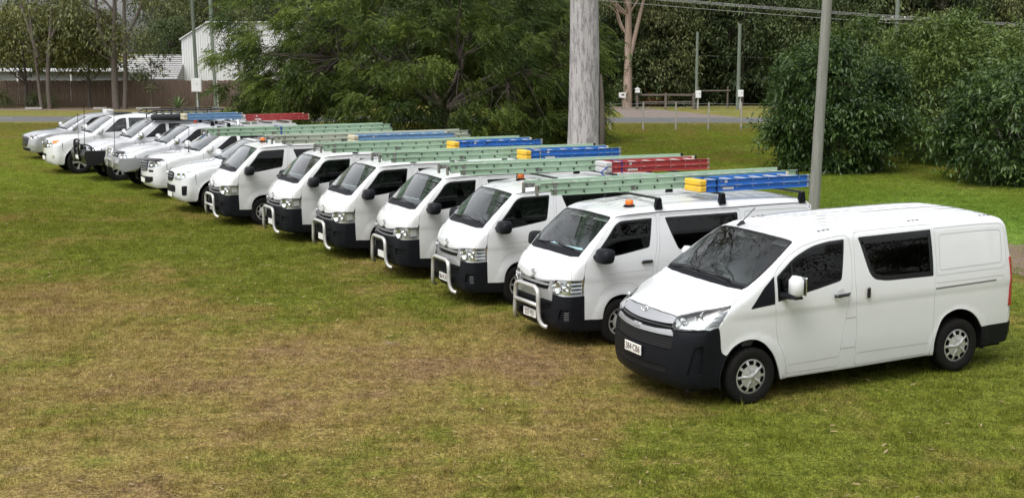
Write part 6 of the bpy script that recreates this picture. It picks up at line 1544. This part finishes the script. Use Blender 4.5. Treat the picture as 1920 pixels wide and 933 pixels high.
def step_ladder(label, m, cap, L=1.95, w0=.36, w1=.50, foot=CREAM, strap=None, name='step_ladder', stick=True, capl=.13):
    root = empty(name); tag(root, label, 'ladder', 'ladders carried on the roof racks')
    h = .082; tr = None
    for k in range(2):
        z = .045 + k * .092
        for s in (1, -1):
            b = MB(); beam(b, (-capl + .01, s * w0 / 2, z), (-L, s * w1 / 2, z), h, -.03, .006, s); b.build('rail', m, root)
            b = MB(); y0 = s * (w0 / 2 + .0025); y1 = s * (w1 / 2 + .0025)
            beam(b, (-capl, y0, z), (-L + .03, y1, z), .014, .004, .002, s); b.build('rail_rib', m, root)
            MB().box((-L + .0, s * (w1 / 2 - .01), z), (.045, .05, h + .008), bev=.01).build('foot', foot, root)
        n = int((L - .25) / .28)
        for i in range(n):
            x = -.38 - .28 * i; ww = w0 + (w1 - w0) * (-x - capl) / (L - capl)
            if k == 1: MB().box((x, 0, z + .01), (.075, ww - .015, .024), bev=.005).build('tread', GALV, root)
            else: MB().tube([(x, -ww / 2, z), (x, ww / 2, z)], .012, 6).build('brace', GALV, root)
            for s in (1, -1):
                MB().lathe([(0, .006), (.009, .005), (.011, 0)], 8, 'y').build('rivet', GALV, root).location = (x, s * (ww / 2 + .001), z + .012) if s > 0 else (x, s * (ww / 2 + .005), z + .012)
        MB().box((-capl / 2, 0, z), (capl, w0 + .035, .088), bev=.018).build('top_cap', cap, root)
    ya = lambda x: (w0 + (w1 - w0) * (-x - capl) / (L - capl)) / 2
    if stick:
        MB().box((-.50, ya(-.5) + .009, .045), (.19, .002, .038), (0, 0, -math.atan2((w1 - w0) / 2, L))).build('sticker', STICK, root)
        MB().box((-.46, ya(-.46) + .009, .145), (.05, .002, .04), (0, 0, -math.atan2((w1 - w0) / 2, L))).build('sticker', STICK, root)
    if strap is not None:
        MB().box((-.30, ya(-.3) + .012, .09), (.022, .006, .20)).box((-.30, 0, .190), (.022, 2 * ya(-.3) + .03, .006)).build('strap', strap, root)
    return root
# ---------------------------------------------------------------- the row of vans
van1 = build_van1()
van1.matrix_world = Matrix.Translation((1.48, 15.585, .0)) @ Matrix.Rotation(3.592, 4, 'Z') @ Matrix.Rotation(-.019, 4, 'X') @ Matrix.Rotation(.018, 4, 'Y') @ Matrix.Translation((0, 0, -.018 * 2.5))
VAN_POS = [(.264, 18.329, 206.8), (-1.095, 21.136, 204.6), (-2.34, 23.557, 205.2), (-3.739, 25.766, 206.4), (-5.141, 28.035, 207.5), (-6.984, 30.619, 207.4)]
VAN_LAB = ['white van with amber beacon and cross-tubed bull bar beside the bare-roofed van',
           'white van with chrome-banded grille carrying one green ladder and one red ladder',
           'older white van carrying a green ladder and a bright blue ladder with pale strap',
           'older white van whose yellow-capped blue ladder is tied down with black cord',
           'older white van carrying a weathered green ladder and a faded blue ladder',
           'older white van with amber beacon and only a green ladder, next to the utes']
late = build_van2(True, VAN_LAB[0]); early = build_van2(False, VAN_LAB[2])
vans = [late, copy_tree(late), early] + [copy_tree(early) for _ in range(3)]
for i, (v, (x, y, a), lab) in enumerate(zip(vans, VAN_POS, VAN_LAB)):
    place_on_lawn(v, x, y, a); v['label'] = lab
    bull_bar(v, i in (0, 5), *((.81, .28) if i == 0 else (.715, .225)))
    roof_bars(v, V2, (-1.66, -2.75, -4.2))
    txt = {0: '525·VJ1', 1: '866·KXE'}.get(i)
    if txt: plate(v, (.015, 0, .405), .372, .118, txt, tx=mat('number_plate_black', (.03, .03, .035), .4) if i == 0 else PLATETX)
    else: MB().box((.012, 0, .40), (.012, .37, .118), bev=.003).build('number_plate', PLATE, v)
beacon(vans[0], -1.33, .45, 1.878); beacon(vans[1], -1.42, -.12, 1.905); beacon(vans[5], -1.2, .15, 1.885)
p_ = MB().box((-.64, -.1, 1.262), (.16, .5, .02), (0, R(6), .2), bev=.005).box((-.68, .12, 1.266), (.12, .3, .016), (.05, R(4), -.3), bev=.004).box((-.60, -.42, 1.285), (.1, .12, .09), (.2, .1, .4), bev=.03)
p_.build('paper_pile', PAPER, vans[0])
# folded sun shade behind the glass of three vans
for v in (vans[2], vans[3], vans[4]):
    MB().box((-.62, .10, 1.30), (.012, .62, .26), (0, R(42), .10)).build('sun_shade', mat('sun_shade_film', (.45, .50, .52), .35, .3), v)

LZ = 1.94 + .075 + .016
def on_van(o, v, x, y, skew=0., z=LZ):
    o.matrix_world = v.matrix_basis @ Matrix.Translation((x, y, z)) @ Matrix.Rotation(skew, 4, 'Z')
GL = [('pale green extension ladder beside the yellow-capped stepladder nearest the camera', GREENF, None),
      ('pale green extension ladder lying beside the larger red stepladder', GREENF, None),
      ('pale green extension ladder beside the strapped bright blue stepladder', GREENF, None),
      ('pale green extension ladder beside the blue stepladder tied with black cord', GREENF, None),
      ('grey-green weathered extension ladder beside the faded blue stepladder', GREENW, None),
      ('pale green extension ladder with a blue strap, alone on its van', GREENF, 1.75)]
for i, (lab, m_, st) in enumerate(GL):
    o = extension_ladder(lab, m_, 4.55, .46, st)
    on_van(o, vans[i], (-.16, -.12, -.02, -.05, -.10, .05)[i], (-.27, -.25, -.24, -.22, -.24, -.20)[i], (.012, -.02, .0, .01, -.01, .02)[i])
SL = [(0, 'bright blue stepladder with yellow top cap nearest the camera', BLUEF, YELLOW, CREAM, (-2.42, .40, .02), BLACKP),
      (1, 'red stepladder strapped with blue webbing on a van roof', REDF, mat('grey_cap', (.42, .42, .42), .5), CREAM, (-2.62, .42, .0), STRAPB),
      (2, 'bright blue stepladder with yellow cap held by a pale strap', BLUEF, YELLOW, CREAM, (-2.58, .40, .0), mat('tan_webbing', (.42, .36, .26), .8)),
      (3, 'bright blue stepladder with yellow cap tied by crossed black cords', BLUEF, YELLOW, CREAM, (-2.58, .42, .01), None),
      (4, 'faded blue stepladder with weathered cream cap', BLUEW, CREAM, CREAM, (-1.66, .42, -.01), None)]
for i, lab, m_, cp, ft, (x, y, sk), st in SL:
    o = step_ladder(lab, m_, cp, 2.35 if i == 4 else 1.95, foot=ft, strap=st)
    on_van(o, vans[i], x, y, sk)
    if i == 3:
        for a, b in ((-.22, -.38), (-.78, -.52)): MB().tube([(a, .24, .18), (b, .245, .0)], .006, 5).build('cord', BLACKG, o)
    if i == 1: MB().tube([(-.02, .2, .1), (.12, .24, .02), (.05, .3, -.06), (-.1, .28, -.05)], .012, 6).build('loose_strap', STRAPB, o)

# ---------------------------------------------------------------- fittings of the far vehicles
fa, fb_, fc, fd, fe, ff = [o for o, _ in far]
# alloy bull bar
b = MB().prism([(-.56, .93), (.05, .93), (.10, .80), (.07, .62), (-.10, .54), (-.52, .64)], -.90, .90).build('bull_bar', mat('brushed_alloy', (.46, .47, .48), .35, .7), fc)
for s in (1, -1):
    MB().tube(catmull([(.11, s * .34, .62), (.13, s * .34, .95), (.12, s * .34, 1.10), (.07, s * .26, 1.16), (.06, 0, 1.17)], 4).tolist(), .035, 10).build('bar_hoop', GALV, b, smooth=True)
    MB().lathe([(0, .02), (.05, .018), (.06, 0)], 16, 'x', (.08, s * .62, .76)).build('fog_lamp', BLACKG, b)
MB().tube([(.14, -.34, .86), (.14, .34, .86)], .025, 8).build('cross_tube', GALV, b)
MB().tube([(.0, -.30, 1.0), (-.02, -.30, 1.0)], .02, 6).tube([(.02, .2, 1.12), (.0, .2, 2.15)], .008, 6).build('aerial', BLACKG, fc)
# black steel bar
b = MB().prism([(-.56, .97), (.10, .97), (.14, .83), (.08, .58), (-.12, .50), (-.52, .60)], -.93, .93).build('bull_bar', mat('black_steel', (.012, .012, .013), .35), fd)
for s in (1, -1):
    MB().tube(catmull([(.13, s * .28, .62), (.16, s * .28, 1.02), (.15, s * .28, 1.20), (.12, s * .22, 1.26), (.12, 0, 1.27)], 4).tolist(), .034, 10).build('bar_hoop', BLACKG, b, smooth=True)
    MB().tube(catmull([(.12, s * .30, 1.12), (.02, s * .66, 1.14), (-.10, s * .80, 1.08), (-.12, s * .82, .92)], 4).tolist(), .028, 8).build('lamp_hoop', BLACKG, b, smooth=True)
    o = MB().lathe([(0, .05), (.085, .05), (.095, .04), (.09, -.02), (.05, -.06), (0, -.06)], 20, 'x').build('driving_lamp', BLACKG, b, angle=40); o.location = (.10, s * .42, 1.07); MB().lathe([(0, .055), (.08, .053)], 20, 'x').build('lamp_lens', REFLECT, o)
MB().box((.15, 0, .74), (.012, .37, .12)).build('number_plate', PLATE, fd)
MB().tube([(.02, -.35, 1.0), (.0, -.35, 2.05)], .008, 6).build('aerial', BLACKG, fd); MB().tube([(.02, .50, 1.0), (-.02, .50, 2.35)], .009, 6).build('aerial', BLACKG, fd)
# roof platform and awning
rk = empty('roof_rack'); bpy.data.objects.remove(rk)
zr = 1.90
b = MB()
for y in (-.62, .62): b.tube([(-1.95, y, zr + .13), (-2.1, y, zr + .22), (-4.35, y, zr + .22)], .022, 8)
b.tube([(-1.95, -.62, zr + .13), (-1.95, .62, zr + .13)], .022, 8); b.tube([(-4.35, -.62, zr + .22), (-4.35, .62, zr + .22)], .022, 8)
b.build('roof_rack', BLACKG, fd)
for i in range(9): MB().box((-2.15 - .26 * i, 0, zr + .13), (.07, 1.24, .025)).build('rack_slat', BLACKG, fd)
for x in (-2.2, -3.0, -3.8, -4.3):
    for y in (-.62, .62): MB().tube([(x, y, zr - .05), (x, y, zr + .22)], .016, 6).build('rack_post', BLACKG, fd)
MB().tube([(-1.98, .76, zr + .02), (-2.02, .76, zr + .02), (-3.95, .76, zr + .02), (-4.0, .76, zr + .02)], [.07, .10, .10, .07], 14).build('awning_roll', mat('black_awning_cloth', (.016, .017, .02), .85, bump=(25, .5)), fd, smooth=True)
# aerials, sunroof, small roof things
MB().box((-2.5, 0, 1.925), (.6, .9, .012), bev=.004).build('sunroof', BLACKG, fe)
MB().tube([(-1.05, .78, 1.26), (-1.06, .78, 1.36), (-1.08, .79, 1.95)], [.02, .008, .006], 6).build('aerial', BLACKG, fb_)
MB().lathe([(0, 0), (.06, 0), (.055, .06), (0, .08)], 14, 'z', (-2.35, .30, 1.86)).build('beacon_light', mat('red_orange_lens', (.5, .06, .02), .3), fc)
roof_bars(fc, far[2][1], (-2.75, -3.25), .66)
o = step_ladder('pale blue stepladder on the roof of the ute with the alloy bull bar', BLUEW, CREAM, 1.75, foot=CREAM, stick=False); o.matrix_world = fc.matrix_basis @ Matrix.Translation((-1.95, .30, 1.955))
# tray canopy with sports bar behind the alloy-barred ute's cab
for s in (1, -1): MB().tube(catmull([(-3.50, s * .78, 1.0), (-3.50, s * .78, 1.75), (-3.55, s * .74, 1.88), (-3.75, s * .72, 1.92)], 4).tolist(), .05, 10).build('sports_bar', CHROME, fc, smooth=True)
MB().tube([(-3.55, -.74, 1.88), (-3.55, .74, 1.88)], .05, 10).build('sports_bar', CHROME, fc, smooth=True)
cb = MB().prism([(-3.62, 1.2), (-3.62, 1.72), (-3.75, 1.80), (-5.25, 1.80), (-5.32, 1.74), (-5.32, 1.2)], -.86, .86).build('tray_canopy', CARW, fc)
for x in (-3.9, -4.6, -5.15): MB().box((x, 0, 1.86), (.05, 1.5, .03)).box((x, .74, 1.82), (.05, .04, .09)).box((x, -.74, 1.82), (.05, .04, .09)).build('canopy_bar', GALV, fc)
MB().box((-4.45, .866, 1.5), (1.2, .012, .36), bev=.004).build('canopy_window', BLACKG, cb)
o = step_ladder('red stepladder on the white tray canopy behind the ute cabs', REDF, mat('grey_cap', (.42, .42, .42), .5), 2.1, foot=CREAM); o.matrix_world = fc.matrix_basis @ Matrix.Translation((-3.72, .25, 1.88))
roof_bars(fb_, far[1][1], (-2.35, -3.0), .64); roof_bars(fa, far[0][1], (-2.35, -3.0), .64)
MB().box((-3.1, .1, 1.70), (.28, .5, .12), bev=.01).build('roof_box', mat('pale_panel', (.6, .6, .6), .5), ff)

# longer grass the mower leaves round the tyres
bpy.context.view_layer.update(); rg = np.random.default_rng(91); P = []
for v in [van1] + vans + [o for o, _ in far]:
    for c in v.children:
        if c.name.split('.')[0] == 'wheel':
            m_ = v.matrix_world @ c.matrix_basis; ax = (m_.to_3x3() @ Vector((1, 0, 0))).normalized(); ay = (m_.to_3x3() @ Vector((0, 1, 0))).normalized(); q = m_.translation
            for _ in range(16):
                w = q + ax * rg.uniform(-.26, .26) + ay * rg.uniform(-.16, .17); P.append((w.x, w.y, float(ground_z(w.x, w.y))))
protos = []
for k in range(3):
    V, F = blades(16, .09, .03, .085, .006, rg, .8); protos.append(fast_mesh('tyre_tuft', V, F, BLADE, attr=np.repeat(.15 + .7 * rg.random(16), 3)))
n = len(P); scatter('grass_at_tyres', P, np.c_[np.zeros(n), np.zeros(n), rg.uniform(0, 6.3, n)], np.repeat(rg.uniform(.7, 1.2, n), 3).reshape(-1, 3), rg.integers(0, 3, n), protos, 'longer grass blades standing round the tyres', cat='grass')
